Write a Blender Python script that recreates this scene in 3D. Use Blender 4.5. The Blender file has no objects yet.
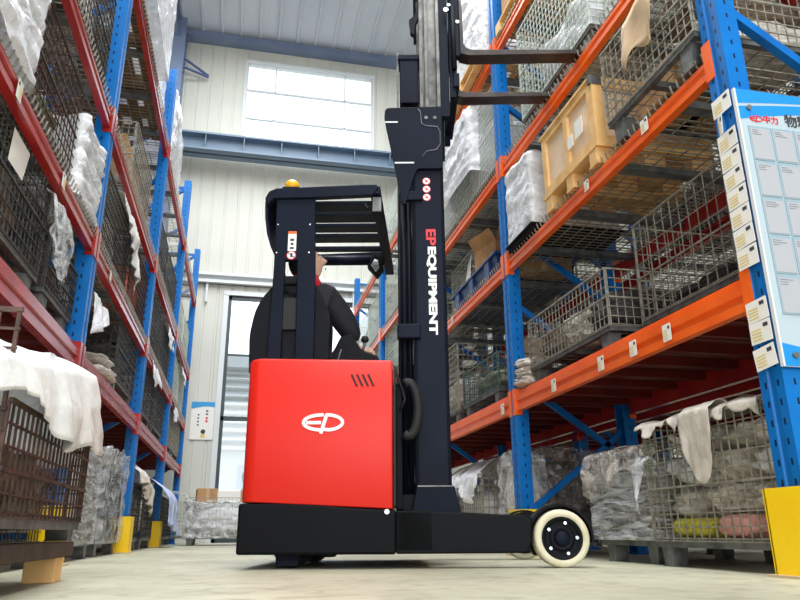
import bpy, bmesh, math, random
from mathutils import Vector, Matrix, noise
random.seed(7)
SC = bpy.context.scene
COL = SC.collection
PI = math.pi

# ---------------------------------------------------------------- camera
def vec(*a): return Vector(a)
f_px = 700.0
Yc = vec(-163, 233, f_px).normalized()
Vc = vec(-14, -2115, f_px).normalized(); Vc = (Vc - Yc*Vc.dot(Yc)).normalized()
Xc = Vc.cross(Yc).normalized()
if Xc.x < 0: Xc = -Xc
Rm = Matrix((Xc, Yc, Vc))            # rows: world axes seen in image axes (right, down, forward)
right = Rm @ vec(1,0,0); down = Rm @ vec(0,1,0); fwd = Rm @ vec(0,0,1)
cd = bpy.data.cameras.new('camera'); cam = bpy.data.objects.new('camera', cd); COL.objects.link(cam)
cam.matrix_world = Matrix((( right.x, -down.x, -fwd.x, 0), (right.y, -down.y, -fwd.y, 0),
                           (right.z, -down.z, -fwd.z, 0.17), (0,0,0,1)))
cd.sensor_width = 36; cd.lens = 36*f_px/800; cd.clip_start = 0.02; cd.clip_end = 200
SC.camera = cam

# ---------------------------------------------------------------- world, light, exposure
w = bpy.data.worlds.new('sky'); SC.world = w; w.use_nodes = True
bg = w.node_tree.nodes['Background']; bg.inputs[0].default_value = (0.80, 0.90, 1.0, 1); bg.inputs[1].default_value = 1.6
SC.view_settings.view_transform = 'Standard'; SC.view_settings.look = 'None'
SC.view_settings.exposure = 0.7; SC.view_settings.gamma = 1.0; SC.view_settings.use_curve_mapping = False
def area(name, loc, rot, sx, sy, e, c=(1,1,1)):
    l = bpy.data.lights.new(name, 'AREA'); l.shape = 'RECTANGLE'; l.size = sx; l.size_y = sy; l.energy = e; l.color = c
    o = bpy.data.objects.new(name, l); COL.objects.link(o); o.location = loc; o.rotation_euler = rot; return o
# unseen area lights added under the roof to brighten the aisle
area('added_roof_light_near', (0.5, -1.0, 10.5), (0,0,0), 5, 6, 640, (0.97,0.98,1))
area('added_roof_light_mid', (0.5, 5.5, 10.5), (0,0,0), 3.5, 5, 470, (0.95,0.98,1))
area('added_roof_light_far', (0.5, 9.5, 10.6), (0,0,0), 3.5, 4, 280, (0.95,0.98,1))
# frontal fill light added behind the camera, inside the unseen front opening
area('added_front_fill', (0.3, -5.5, 3.2), (math.radians(82),0,0), 7, 5.5, 245, (1,0.99,0.97))

# ---------------------------------------------------------------- materials
def newmat(name):
    m = bpy.data.materials.new(name); m.use_nodes = True
    nt = m.node_tree; return m, nt, nt.nodes['Principled BSDF']
def rgb(h):
    def l(c):
        c /= 255; return c/12.92 if c <= .04045 else ((c+.055)/1.055)**2.4
    return (l(h[0]), l(h[1]), l(h[2]), 1)
def mat(name, c, rough=.5, metal=0., c2=None, scale=8., det=4., fac=(.35,.7), bump=0., bscale=40., spec=.5, coat=0., bdist=.01):
    m, nt, p = newmat(name); N = nt.nodes; L = nt.links
    p.inputs['Base Color'].default_value = rgb(c); p.inputs['Roughness'].default_value = rough; p.inputs['Metallic'].default_value = metal
    p.inputs['Specular IOR Level'].default_value = spec; p.inputs['Coat Weight'].default_value = coat
    tc = N.new('ShaderNodeTexCoord')
    if c2:
        n = N.new('ShaderNodeTexNoise'); n.inputs['Scale'].default_value = scale; n.inputs['Detail'].default_value = det
        L.new(tc.outputs['Object'], n.inputs['Vector'])
        r = N.new('ShaderNodeValToRGB'); r.color_ramp.elements[0].position = fac[0]; r.color_ramp.elements[1].position = fac[1]
        r.color_ramp.elements[0].color = rgb(c); r.color_ramp.elements[1].color = rgb(c2)
        L.new(n.outputs['Fac'], r.inputs['Fac']); L.new(r.outputs['Color'], p.inputs['Base Color'])
    if bump:
        n2 = N.new('ShaderNodeTexNoise'); n2.inputs['Scale'].default_value = bscale; n2.inputs['Detail'].default_value = 6
        L.new(tc.outputs['Object'], n2.inputs['Vector'])
        b = N.new('ShaderNodeBump'); b.inputs['Strength'].default_value = bump; b.inputs['Distance'].default_value = bdist
        L.new(n2.outputs['Fac'], b.inputs['Height']); L.new(b.outputs['Normal'], p.inputs['Normal'])
    return m
def film(name, c=(235,238,240), lo=.35, hi=.9, scale=9., rough=.10, stretch=(1,1,1), bump=.9):
    m, nt, p = newmat(name); N = nt.nodes; L = nt.links
    p.inputs['Base Color'].default_value = rgb(c); p.inputs['Roughness'].default_value = rough; p.inputs['Specular IOR Level'].default_value = .7
    tc = N.new('ShaderNodeTexCoord'); mp = N.new('ShaderNodeMapping'); mp.inputs['Scale'].default_value = stretch
    L.new(tc.outputs['Object'], mp.inputs['Vector'])
    n = N.new('ShaderNodeTexNoise'); n.inputs['Scale'].default_value = scale; n.inputs['Detail'].default_value = 5; n.inputs['Distortion'].default_value = 1.2
    L.new(mp.outputs['Vector'], n.inputs['Vector'])
    mr = N.new('ShaderNodeMapRange'); mr.inputs['From Min'].default_value = .35; mr.inputs['From Max'].default_value = .68
    mr.inputs['To Min'].default_value = lo; mr.inputs['To Max'].default_value = hi; L.new(n.outputs['Fac'], mr.inputs['Value'])
    b = N.new('ShaderNodeBump'); b.inputs['Strength'].default_value = bump; b.inputs['Distance'].default_value = .03
    L.new(n.outputs['Fac'], b.inputs['Height']); L.new(b.outputs['Normal'], p.inputs['Normal'])
    t = N.new('ShaderNodeBsdfTransparent'); mx = N.new('ShaderNodeMixShader')
    L.new(mr.outputs['Result'], mx.inputs['Fac']); L.new(t.outputs[0], mx.inputs[1]); L.new(p.outputs[0], mx.inputs[2])
    L.new(mx.outputs[0], N['Material Output'].inputs['Surface'])
    return m
M = {}
M['blue'] = mat('blue_paint', (0,110,190), .38, c2=(0,92,170), scale=6, spec=.3)
M['orange'] = mat('orange_paint', (250,108,26), .28, c2=(238,90,20), scale=5)
M['maroon'] = mat('red_and_shaded_orange_paint', (176,44,40), .26, c2=(150,32,34), scale=5)  # red of the left rack; on rear beams it stands in for shade
M['galv'] = mat('galvanised_wire', (168,164,150), .42, .25, c2=(118,114,102), scale=25)
M['pale'] = mat('pale_zinc_wire', (214,224,214), .42, .1, c2=(176,188,178), scale=25)
M['rust'] = mat('rusty_wire', (92,66,54), .6, .3, c2=(48,36,32), scale=20)
M['dark'] = mat('dark_grey_wire', (86,86,84), .5, .5, c2=(52,50,50), scale=20)
M['teal'] = mat('dark_green_wire', (104,128,120), .5, .3, c2=(52,74,70), scale=20)
M['channel'] = mat('grey_steel_channel', (128,130,128), .5, .6, c2=(86,88,88), scale=14)
M['deckshade'] = mat('shaded_red_deck_paint', (120,34,24), .4, c2=(98,26,20), scale=5)  # underside shade of the deck panels put into their red
M['yellow'] = mat('yellow_guard_paint', (255,212,4), .45, c2=(250,202,4), scale=4)
M['truckred'] = mat('truck_red_paint', (214,34,20), .42, c2=(210,32,19), scale=2, spec=.3)
M['black'] = mat('truck_charcoal_paint', (12,13,16), .5, c2=(9,10,13), scale=3, spec=.10)
M['mast'] = mat('mast_dark_paint', (17,24,40), .5, c2=(13,18,31), scale=3, spec=.10)
M['plastic'] = mat('black_plastic', (10,13,19), .6, c2=(13,16,23), spec=.15, scale=12, bump=.15, bscale=300, bdist=.001)
M['rubber'] = mat('black_rubber', (16,16,17), .7)
M['worn'] = mat('worn_rail_steel', (112,112,108), .38, .7, c2=(64,64,64), scale=12, det=6)
M['forksteel'] = mat('dark_fork_steel', (66,58,54), .42, .6, c2=(38,36,36), scale=9)
M['chrome'] = mat('bright_steel', (200,204,208), .22, .9)
M['tyre'] = mat('cream_tyre', (214,208,182), .6, c2=(196,188,156), scale=14)
M['white'] = mat('white_print', (240,240,236), .5)
M['redprint'] = mat('red_print', (220,40,52), .5)
M['amber'] = mat('amber_lens', (250,176,20), .25)
M['card'] = mat('cardboard', (188,146,100), .8, c2=(166,124,82), scale=9)
M['tan'] = mat('tan_paper', (206,178,142), .8, c2=(186,156,120), scale=9)
M['wood'] = mat('pale_pine', (240,198,134), .65, c2=(220,170,104), scale=7, bump=.2, bscale=30, bdist=.003)
M['oldwood'] = mat('worn_timber', (148,116,80), .8, c2=(98,76,54), scale=9, bump=.3, bscale=40, bdist=.004)
M['darkwood'] = mat('dark_rough_timber', (72,52,40), .85, c2=(48,36,30), scale=9, bump=.5, bscale=30, bdist=.006)
M['ply'] = mat('pink_plywood', (240,212,180), .7, c2=(228,194,156), scale=3)
M['paper'] = mat('white_paper', (236,234,228), .7)
M['paperyellow'] = mat('yellow_print', (226,200,110), .7)
M['ink'] = mat('dark_ink', (60,58,62), .7)
M['bluebin'] = mat('blue_bin_plastic', (4,62,124), .35, c2=(2,48,104), scale=4)
M['sheet'] = mat('white_sheet', (226,226,222), .55, c2=(206,206,206), scale=5, bump=.35, bscale=14, bdist=.02)
M['creamsheet'] = mat('cream_sheet', (206,198,186), .6, c2=(184,176,164), scale=6, bump=.4, bscale=14, bdist=.02)
M['bluesheet'] = mat('pale_blue_sheet', (184,196,226), .55, c2=(168,182,214), scale=5, bump=.3, bscale=14, bdist=.02)
M['bag'] = mat('crumpled_white_plastic', (222,214,204), .3, c2=(176,168,158), scale=12, det=6, fac=(.4,.66), bump=.5, bscale=18, bdist=.02)
M['bagw'] = mat('milky_plastic', (234,234,236), .28, c2=(206,208,214), scale=10, det=6, fac=(.4,.66), bump=.5, bscale=18, bdist=.02)
M['bagdark'] = mat('dark_plastic', (70,66,66), .35, c2=(34,33,36), scale=16, det=8, bump=.8, bscale=26, bdist=.02)
M['bagbrown'] = mat('brownish_plastic', (126,104,82), .4, c2=(74,62,54), scale=18, det=8, bump=.8, bscale=26, bdist=.02)
M['greensack'] = mat('green_plastic', (86,116,88), .45, c2=(142,120,92), scale=16, det=5, bump=.6, bscale=26, bdist=.02)
M['yellowbag'] = mat('yellow_plastic', (206,196,50), .4, c2=(168,160,60), scale=16, det=5, bump=.6, bscale=26, bdist=.02)
M['pinkbag'] = mat('pink_plastic', (232,168,156), .4, c2=(208,150,140), scale=16, det=5, bump=.6, bscale=26, bdist=.02)
M['film'] = film('clear_stretch_film', lo=.05, hi=.6)
M['filmh'] = film('horizontally_stretched_film', stretch=(1,1,7), scale=5, lo=.05, hi=.7)
M['filmd'] = film('greyish_stretch_film', c=(206,196,186), lo=.05, hi=.6, scale=13)
M['filmw'] = film('thick_milky_film', c=(240,242,246), lo=.72, hi=1., scale=7)
M['skin'] = mat('skin', (226,184,162), .55)
M['hair'] = mat('black_hair', (20,19,22), .6)
M['jacket'] = mat('black_jacket_cloth', (24,24,30), .8, c2=(32,32,40), scale=20)
M['collar'] = mat('red_collar_cloth', (196,24,44), .8)
M['steelgrey'] = mat('grey_blue_steel_paint', (118,132,160), .5, c2=(104,118,146), scale=2)
M['steeldk'] = mat('dark_blue_steel_paint', (74,92,134), .5)
M['frame'] = mat('dark_green_frame', (54,66,66), .4)
M['alu'] = mat('white_aluminium', (216,220,222), .4)

# concrete floor
m, nt, p = newmat('polished_concrete'); N = nt.nodes; L = nt.links
tc = N.new('ShaderNodeTexCoord'); n1 = N.new('ShaderNodeTexNoise'); n1.inputs['Scale'].default_value = .9; n1.inputs['Detail'].default_value = 8; n1.inputs['Roughness'].default_value = .65
L.new(tc.outputs['Object'], n1.inputs['Vector'])
r = N.new('ShaderNodeValToRGB'); e = r.color_ramp.elements; e[0].position = .36; e[1].position = .66; e[0].color = rgb((160,157,136)); e[1].color = rgb((190,188,164))
L.new(n1.outputs['Fac'], r.inputs['Fac'])
n2 = N.new('ShaderNodeTexNoise'); n2.inputs['Scale'].default_value = 7; n2.inputs['Detail'].default_value = 9; n2.inputs['Distortion'].default_value = 1.5; L.new(tc.outputs['Object'], n2.inputs['Vector'])
r2 = N.new('ShaderNodeValToRGB'); e = r2.color_ramp.elements; e[0].position = .30; e[1].position = .5; e[0].color = (.72,.70,.66,1); e[1].color = (1,1,1,1)
L.new(n2.outputs['Fac'], r2.inputs['Fac'])
mx = N.new('ShaderNodeMixRGB'); mx.blend_type = 'MULTIPLY'; mx.inputs[0].default_value = 1; L.new(r.outputs[0], mx.inputs[1]); L.new(r2.outputs[0], mx.inputs[2])
L.new(mx.outputs[0], p.inputs['Base Color']); p.inputs['Roughness'].default_value = .5; p.inputs['Specular IOR Level'].default_value = .35
M['floor'] = m
M['clad'] = mat('cream_wall_cladding', (208,208,198), .5, c2=(200,200,192), scale=1)
M['roof'] = mat('white_roof_sheet', (208,212,222), .45, c2=(200,205,216), scale=1)
M['glass'], nt, p = newmat('window_glass')
t = nt.nodes.new('ShaderNodeBsdfTransparent'); g = nt.nodes.new('ShaderNodeBsdfGlossy'); g.inputs['Roughness'].default_value = .03
mx = nt.nodes.new('ShaderNodeMixShader'); mx.inputs[0].default_value = .06
nt.links.new(t.outputs[0], mx.inputs[1]); nt.links.new(g.outputs[0], mx.inputs[2]); nt.links.new(mx.outputs[0], nt.nodes['Material Output'].inputs['Surface'])

# perforated upright paint: dark punched slots on two faces
def perforated():
    m, nt, p = newmat('perforated_blue_paint'); N = nt.nodes; L = nt.links
    p.inputs['Roughness'].default_value = .38; p.inputs['Specular IOR Level'].default_value = .3
    tc = N.new('ShaderNodeTexCoord'); sp = N.new('ShaderNodeSeparateXYZ'); L.new(tc.outputs['Object'], sp.inputs[0])
    def mth(op, a, b=None, c=None):
        x = N.new('ShaderNodeMath'); x.operation = op
        for i, v in enumerate((a, b, c)):
            if v is None: continue
            if isinstance(v, (int, float)): x.inputs[i].default_value = v
            else: L.new(v, x.inputs[i])
        return x.outputs[0]
    fz = mth('ABSOLUTE', mth('SUBTRACT', mth('FRACT', mth('DIVIDE', sp.outputs['Z'], .075)), .5))
    inz = mth('LESS_THAN', fz, .17)
    fy = mth('ABSOLUTE', mth('SUBTRACT', mth('ABSOLUTE', sp.outputs['Y']), .034))
    iny = mth('LESS_THAN', fy, .0055)
    fx = mth('ABSOLUTE', sp.outputs['X']); inx = mth('LESS_THAN', fx, .005)
    gy = N.new('ShaderNodeNewGeometry'); sn = N.new('ShaderNodeSeparateXYZ'); L.new(gy.outputs['Normal'], sn.inputs[0])
    facex = mth('GREATER_THAN', mth('ABSOLUTE', sn.outputs['X']), .6)
    facey = mth('GREATER_THAN', mth('ABSOLUTE', sn.outputs['Y']), .6)
    a = mth('MULTIPLY', mth('MULTIPLY', iny, facex), inz); b = mth('MULTIPLY', mth('MULTIPLY', inx, facey), inz)
    h = mth('MAXIMUM', a, b)
    n = N.new('ShaderNodeTexNoise'); n.inputs['Scale'].default_value = 7; L.new(tc.outputs['Object'], n.inputs['Vector'])
    r = N.new('ShaderNodeValToRGB'); r.color_ramp.elements[0].color = rgb((0,92,168)); r.color_ramp.elements[1].color = rgb((0,118,198))
    L.new(n.outputs['Fac'], r.inputs['Fac'])
    mx = N.new('ShaderNodeMixRGB'); L.new(h, mx.inputs[0]); L.new(r.outputs[0], mx.inputs[1]); mx.inputs[2].default_value = rgb((6,22,54))
    L.new(mx.outputs[0], p.inputs['Base Color']); return m
M['perf'] = perforated()

# ---------------------------------------------------------------- mesh builder
class MB:
    def __init__(s): s.v = []; s.f = []; s.sm = []
    def add(s, vs, fs, smooth=False):
        o = len(s.v); s.v += [tuple(x) for x in vs]; s.f += [tuple(i+o for i in f) for f in fs]; s.sm += [smooth]*len(fs); return s
    def box(s, x0, x1, y0, y1, z0, z1):
        v = [(x,y,z) for x in (x0,x1) for y in (y0,y1) for z in (z0,z1)]
        return s.add(v, [(0,1,3,2),(4,6,7,5),(0,4,5,1),(2,3,7,6),(0,2,6,4),(1,5,7,3)])
    def bar(s, p, q, a, b=None, up=(0,0,1)):
        b = b or a; p = Vector(p); q = Vector(q); d = (q-p).normalized(); u = Vector(up)
        if abs(d.dot(u)) > .97: u = Vector((1,0,0))
        sd = d.cross(u).normalized(); u = sd.cross(d).normalized()
        v = [pt + sd*i*a/2 + u*j*b/2 for pt in (p,q) for i,j in ((-1,-1),(1,-1),(1,1),(-1,1))]
        return s.add(v, [(3,2,1,0),(4,5,6,7),(0,1,5,4),(1,2,6,5),(2,3,7,6),(3,0,4,7)])
    def cyl(s, p, q, r, n=16, r2=None, smooth=True):
        r2 = r if r2 is None else r2; p = Vector(p); q = Vector(q); d = (q-p).normalized()
        u = d.orthogonal().normalized(); w_ = d.cross(u)
        v = [p + (u*math.cos(2*PI*i/n)+w_*math.sin(2*PI*i/n))*r for i in range(n)] + [q + (u*math.cos(2*PI*i/n)+w_*math.sin(2*PI*i/n))*r2 for i in range(n)]
        s.add(v, [(i,(i+1)%n,n+(i+1)%n,n+i) for i in range(n)], smooth)
        o = len(s.v)-2*n
        s.f += [tuple(o+i for i in reversed(range(n))), tuple(o+n+i for i in range(n))]; s.sm += [False]*2
        return s
    def prism(s, poly, axis, a, b):
        # poly of 2-D points; axis = 'x','y','z' extruded from a to b
        def P(p, t): return {'x':(t,p[0],p[1]), 'y':(p[0],t,p[1]), 'z':(p[0],p[1],t)}[axis]
        n = len(poly); v = [P(p,a) for p in poly]+[P(p,b) for p in poly]
        return s.add(v, [tuple(range(n)), tuple(reversed(range(n,2*n)))]+[(i,n+i,n+(i+1)%n,(i+1)%n) for i in range(n)])
    def tube(s, pts, r, n=8, smooth=True):
        pts = [Vector(p) for p in pts]
        rings = []; up = None
        for i, p in enumerate(pts):
            d = (pts[min(i+1,len(pts)-1)]-pts[max(i-1,0)]).normalized()
            if up is None: up = d.orthogonal().normalized()
            up = (up - d*up.dot(d)).normalized(); w_ = d.cross(up)
            rr = r[i] if isinstance(r,(list,tuple)) else r
            rings.append([p+(up*math.cos(2*PI*k/n)+w_*math.sin(2*PI*k/n))*rr for k in range(n)])
        fs = [(i*n+k,i*n+(k+1)%n,(i+1)*n+(k+1)%n,(i+1)*n+k) for i in range(len(pts)-1) for k in range(n)]
        s.add([v for rg in rings for v in rg], fs, smooth)
        o = len(s.v)-n*len(pts); s.f += [tuple(o+i for i in reversed(range(n))), tuple(o+(len(pts)-1)*n+i for i in range(n))]; s.sm += [False]*2
        return s
    def lathe(s, prof, c, axis, n=32, smooth=True, cap=True):
        # prof: (r, t) list revolved about axis ('y' or 'z') through c
        v = []
        for r_, t in prof:
            for k in range(n):
                a = 2*PI*k/n; x, y = r_*math.cos(a), r_*math.sin(a)
                v.append((c[0]+x, c[1]+t, c[2]+y) if axis == 'y' else (c[0]+x, c[1]+y, c[2]+t) if axis == 'z' else (c[0]+t, c[1]+x, c[2]+y))
        fs = [(i*n+k,i*n+(k+1)%n,(i+1)*n+(k+1)%n,(i+1)*n+k) for i in range(len(prof)-1) for k in range(n)]
        s.add(v, fs, smooth); o = len(s.v)-n*len(prof)
        if not cap: return s
        if prof[0][0] > 1e-6: s.f.append(tuple(o+i for i in range(n))); s.sm.append(False)
        if prof[-1][0] > 1e-6: s.f.append(tuple(o+(len(prof)-1)*n+i for i in range(n))); s.sm.append(False)
        return s
    def build(s, name, m, parent=None, loc=None, bevel=0., seg=2):
        me = bpy.data.meshes.new(name); me.from_pydata(s.v, [], s.f); me.polygons.foreach_set('use_smooth', s.sm)
        bm = bmesh.new(); bm.from_mesh(me); bmesh.ops.recalc_face_normals(bm, faces=bm.faces); bm.to_mesh(me); bm.free()
        me.materials.append(M[m] if isinstance(m, str) else m); me.update()
        o = bpy.data.objects.new(name, me); COL.objects.link(o)
        if parent: o.parent = parent
        if loc: o.location = loc
        if bevel:
            b = o.modifiers.new('bevel', 'BEVEL'); b.width = bevel; b.segments = seg; b.limit_method = 'ANGLE'; b.angle_limit = .6
        return o
def tag(o, label, cat, group=None, kind=None):
    if label: o['label'] = label
    if cat: o['category'] = cat
    if group: o['group'] = group
    if kind: o['kind'] = kind
    return o
def empty(name, loc=(0,0,0), rz=0., label=None, cat=None, group=None):
    o = bpy.data.objects.new(name, None); COL.objects.link(o); o.location = loc; o.rotation_euler = (0,0,rz); o.empty_display_size = .1
    return tag(o, label, cat, group)
KIDS = {}
def children(o): return [c for c in list(COL.objects) if c.parent == o]
def copy_tree(o, parent=None):
    c = o.copy(); COL.objects.link(c)
    if parent: c.parent = parent
    for ch in children(o): copy_tree(ch, c)
    return c
def struct(o): o['kind'] = 'structure'; return o
def text(name, body, size, m, parent, loc, rot, sx=1., depth=.001, offset=0., align='CENTER', label=None, shear=0.):
    cu = bpy.data.curves.new(name, 'FONT'); cu.body = body; cu.size = size; cu.extrude = depth; cu.offset = offset; cu.align_x = align; cu.align_y = 'CENTER'; cu.shear = shear
    t_ = bpy.data.objects.new(name+'_tmp', cu); COL.objects.link(t_)
    bpy.context.view_layer.update()
    me = bpy.data.meshes.new_from_object(t_.evaluated_get(bpy.context.evaluated_depsgraph_get()))
    bpy.data.objects.remove(t_)
    me.materials.clear(); me.materials.append(M[m]); me.name = name
    for v in me.vertices: v.co.x *= sx
    o = bpy.data.objects.new(name, me); COL.objects.link(o); o.parent = parent; o.location = loc; o.rotation_euler = rot
    if label: o['label'] = label
    return o

# ---------------------------------------------------------------- the hall
YW = 14.0; ZC = 11.0
struct(MB().box(-7, 9, -8, 24, -.1, 0).build('floor', 'floor'))
# back wall: ribbed cladding around the window and the glazed gate
WX0, WX1, WZ0, WZ1 = -.40, 2.46, 8.25, 10.4
DX0, DX1, DZ1 = -.46, 2.5, 4.78
mb = MB()
def cladding(x0, x1, z0, z1):
    mb.box(x0, x1, YW+.005, YW+.1, z0, z1)
    k = math.ceil(x0/.27)
    while k*.27 < x1-.02:
        xx = k*.27; mb.prism([(xx-.13+.014, YW+.005), (xx-.13+.02, YW-.014), (xx+.116-.01, YW-.014), (xx+.116, YW+.005)] if xx+.13 < x1 and xx-.13 > x0 else [(max(x0,xx-.116),YW+.005),(max(x0,xx-.106),YW-.014),(min(x1,xx+.106),YW-.014),(min(x1,xx+.116),YW+.005)], 'z', z0, z1)
        k += 1
cladding(-7, DX0, 0, DZ1); cladding(DX1, 9, 0, DZ1); cladding(-7, 9, DZ1, WZ0); cladding(-7, WX0, WZ0, WZ1); cladding(WX1, 9, WZ0, WZ1); cladding(-7, 9, WZ1, ZC+.1)
struct(mb.build('wall_back', 'clad'))
mb = MB()   # roof sheet with ribs along the hall
mb.box(-7, 9, -6, YW+.1, ZC, ZC+.08)
x = -6.9
while x < 8.9:
    mb.prism([(x-.035, ZC+.002), (x-.022, ZC-.05), (x+.022, ZC-.05), (x+.035, ZC+.002)], 'y', -6, YW-.02); x += .42
struct(mb.build('ceiling', 'roof'))
struct(MB().box(-7.1, -7, -6, YW, 0, ZC+.08).build('wall_left', 'clad'))
struct(MB().box(9, 9.1, -6, YW, 0, ZC+.08).build('wall_right', 'clad'))
fwall = MB().box(-7.1, -3.4, -6.1, -6, 0, ZC+.08).box(4.0, 9.1, -6.1, -6, 0, ZC+.08).box(-3.4, 4.0, -6.1, -6, 5.6, ZC+.08)
struct(fwall.build('wall_front', 'clad'))
# eave beam along the top of the back wall
struct(MB().box(-7, 9, YW-.26, YW-.05, ZC-.20, ZC-.05).box(-7, 9, YW-.30, YW-.02, ZC-.22, ZC-.20).build('trim_1', 'steelgrey'))
# upper window
wf = MB()
for xa in (WX0, WX0+.63, WX1-.63, WX1): wf.box(xa-.016, xa+.016, YW-.02, YW+.05, WZ0, WZ1)
for za in (WZ0, 8.99, 9.72, WZ1): wf.box(WX0, WX1, YW-.02, YW+.05, za-.014, za+.014)
wf.box(WX0-.07, WX1+.07, YW-.07, YW-.02, WZ1, WZ1+.08).box(WX0-.07, WX0-.02, YW-.05, YW+.0, WZ0, WZ1).box(WX1+.02, WX1+.07, YW-.05, YW, WZ0, WZ1)
win = struct(wf.build('window_1', 'alu'))
MB().box(WX0, WX1, YW+.02, YW+.028, WZ0, WZ1).build('pane', 'glass', win)
# glazed sliding gate
df = MB()
for xa in (DX0+.03, .55, 1.55, DX1-.03): df.box(xa-.035, xa+.035, YW+.0, YW+.07, 0, DZ1)
for za in (.04, 2.28, DZ1-.04): df.box(DX0, DX1, YW+.0, YW+.07, za-.04, za+.04)
for za in (3.55,): df.box(DX0, DX1, YW+.01, YW+.05, za-.02, za+.02)
dr = struct(df.build('door_1', 'frame'))
MB().box(DX0, DX1, YW+.03, YW+.038, 0, DZ1).build('pane', 'glass', dr)
struct(MB().box(DX0-.10, DX0, YW-.05, YW+.02, 0, DZ1+.08).box(DX1, DX1+.10, YW-.05, YW+.02, 0, DZ1+.08).box(DX0-.1, DX1+.1, YW-.06, YW+.02, DZ1, DZ1+.09).build('trim_2', 'alu'))
# gate track with hangers
tr = MB().box(-3, 6, YW-.16, YW-.02, 5.0, 5.06).box(-3, 6, YW-.18, YW-.02, 5.15, 5.21).box(-3, 6, YW-.06, YW-.02, 5.0, 5.2)
for xa in (-2.2, -.9, .6, 2.1, 3.6): tr.box(xa-.02, xa+.02, YW-.1, YW-.04, 4.6, 5.1)
struct(tr.build('trim_3', 'alu'))
# crane runway girder across the back wall
gb = MB(); y0, y1 = YW-.75, YW-.35
g0, g1 = 7.68, 8.08
gb.box(-7, 9, y0, y1, g1-.04, g1).box(-7, 9, y0, y1, g0, g0+.04).box(-7, 9, (y0+y1)/2-.02, (y0+y1)/2+.02, g0, g1)
x = -6.6
while x < 9: gb.box(x-.008, x+.008, y0+.02, y1-.02, g0+.04, g1-.04); x += .78
struct(gb.build('trim_4', mat('teal_grey_steel', (104,124,146), .5)))
# steel column and tie at the left of the wall
cb = MB().box(-2.16, -1.76, YW-.62, YW-.58, 0, ZC-.05).box(-2.16, -1.76, YW-.24, YW-.20, 0, ZC-.05).box(-1.98, -1.94, YW-.6, YW-.22, 0, ZC-.05)
struct(cb.build('trim_6', 'steelgrey'))
rb = MB().box(-2.2, -1.9, -6, YW-.3, ZC-.55, ZC-.52).box(-2.2, -1.9, -6, YW-.3, ZC-.12, ZC-.09).box(-2.07, -2.03, -6, YW-.3, ZC-.53, ZC-.1)
struct(rb.build('trim_7', 'steelgrey'))
struct(MB().bar((-3.0, YW-.4, 9.9), (-2.0, YW-.5, 10.15), .05).bar((-2.0, YW-.5, 10.15), (-1.25, YW-.15, 9.85), .04).bar((-2.0,YW-.5,9.85), (-1.25,YW-.15,9.82), .04).build('trim_8', 'steeldk'))

# factory building outside the gate
bo = empty('factory_building', (1.5, 23, 0), 0, 'white louvred factory facade seen through the glazed gate', 'building')
fw = MB().box(-7, 7, .2, 3, 0, 5.2)
for k in range(9): fw.prism([(.2, 2.62+k*.28), (.02, 2.64+k*.28), (-.10, 2.66+k*.28), (-.10, 2.70+k*.28), (.2, 2.88+k*.28)], 'x', -7, 7)
fw.build('facade', mat('white_facade', (190,196,200), .6), bo)
MB().box(-7.2, 7.2, -.5, 3.1, 5.2, 5.55).build('canopy', mat('grey_canopy', (150,156,162), .6), bo)
for xa in (-3.2, -1.6, 0.2, 2.2): MB().box(xa, xa+1.0, .12, .2, .9, 2.2).build('window', mat('grey_outside_window', (150,158,170), .3), bo)

# wall poster
ps = empty('wall_poster', (-.785, YW-.03, 1.86), 0, 'tall white wall poster with blue top band on the cream back wall', 'poster')
MB().box(-.215, .215, -.006, .006, 0, .72).build('panel', 'paper', ps)
MB().prism([(-.215,.72),(.215,.72),(.215,.62),(.1,.635),(0,.63),(-.1,.61),(-.215,.58)], 'y', -.009, -.006).build('header_band', mat('sky_blue_print', (44,150,210), .5), ps)
dk = MB()
for k in range(4): dk.box(-.09,-.06,-.009,-.006,.26+k*.065,.29+k*.065)
for k in range(2): dk.box(.06,.1,-.009,-.006,.50+k*.06-.03,.53+k*.06-.03)
dk.build('lettering', 'ink', ps)
MB().box(.06,.10,-.009,-.006,.39,.43).box(.06,.10,-.009,-.006,.33,.37).build('red_lettering', 'redprint', ps)
MB().cyl((.03,-.006,.15),(.03,-.009,.15),.045,12).build('round_print', 'ink', ps)
MB().prism([(-.02,.04),(.08,.04),(.06,.11),(0,.11)], 'y', -.009,-.006).build('yellow_print', 'paperyellow', ps)

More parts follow.
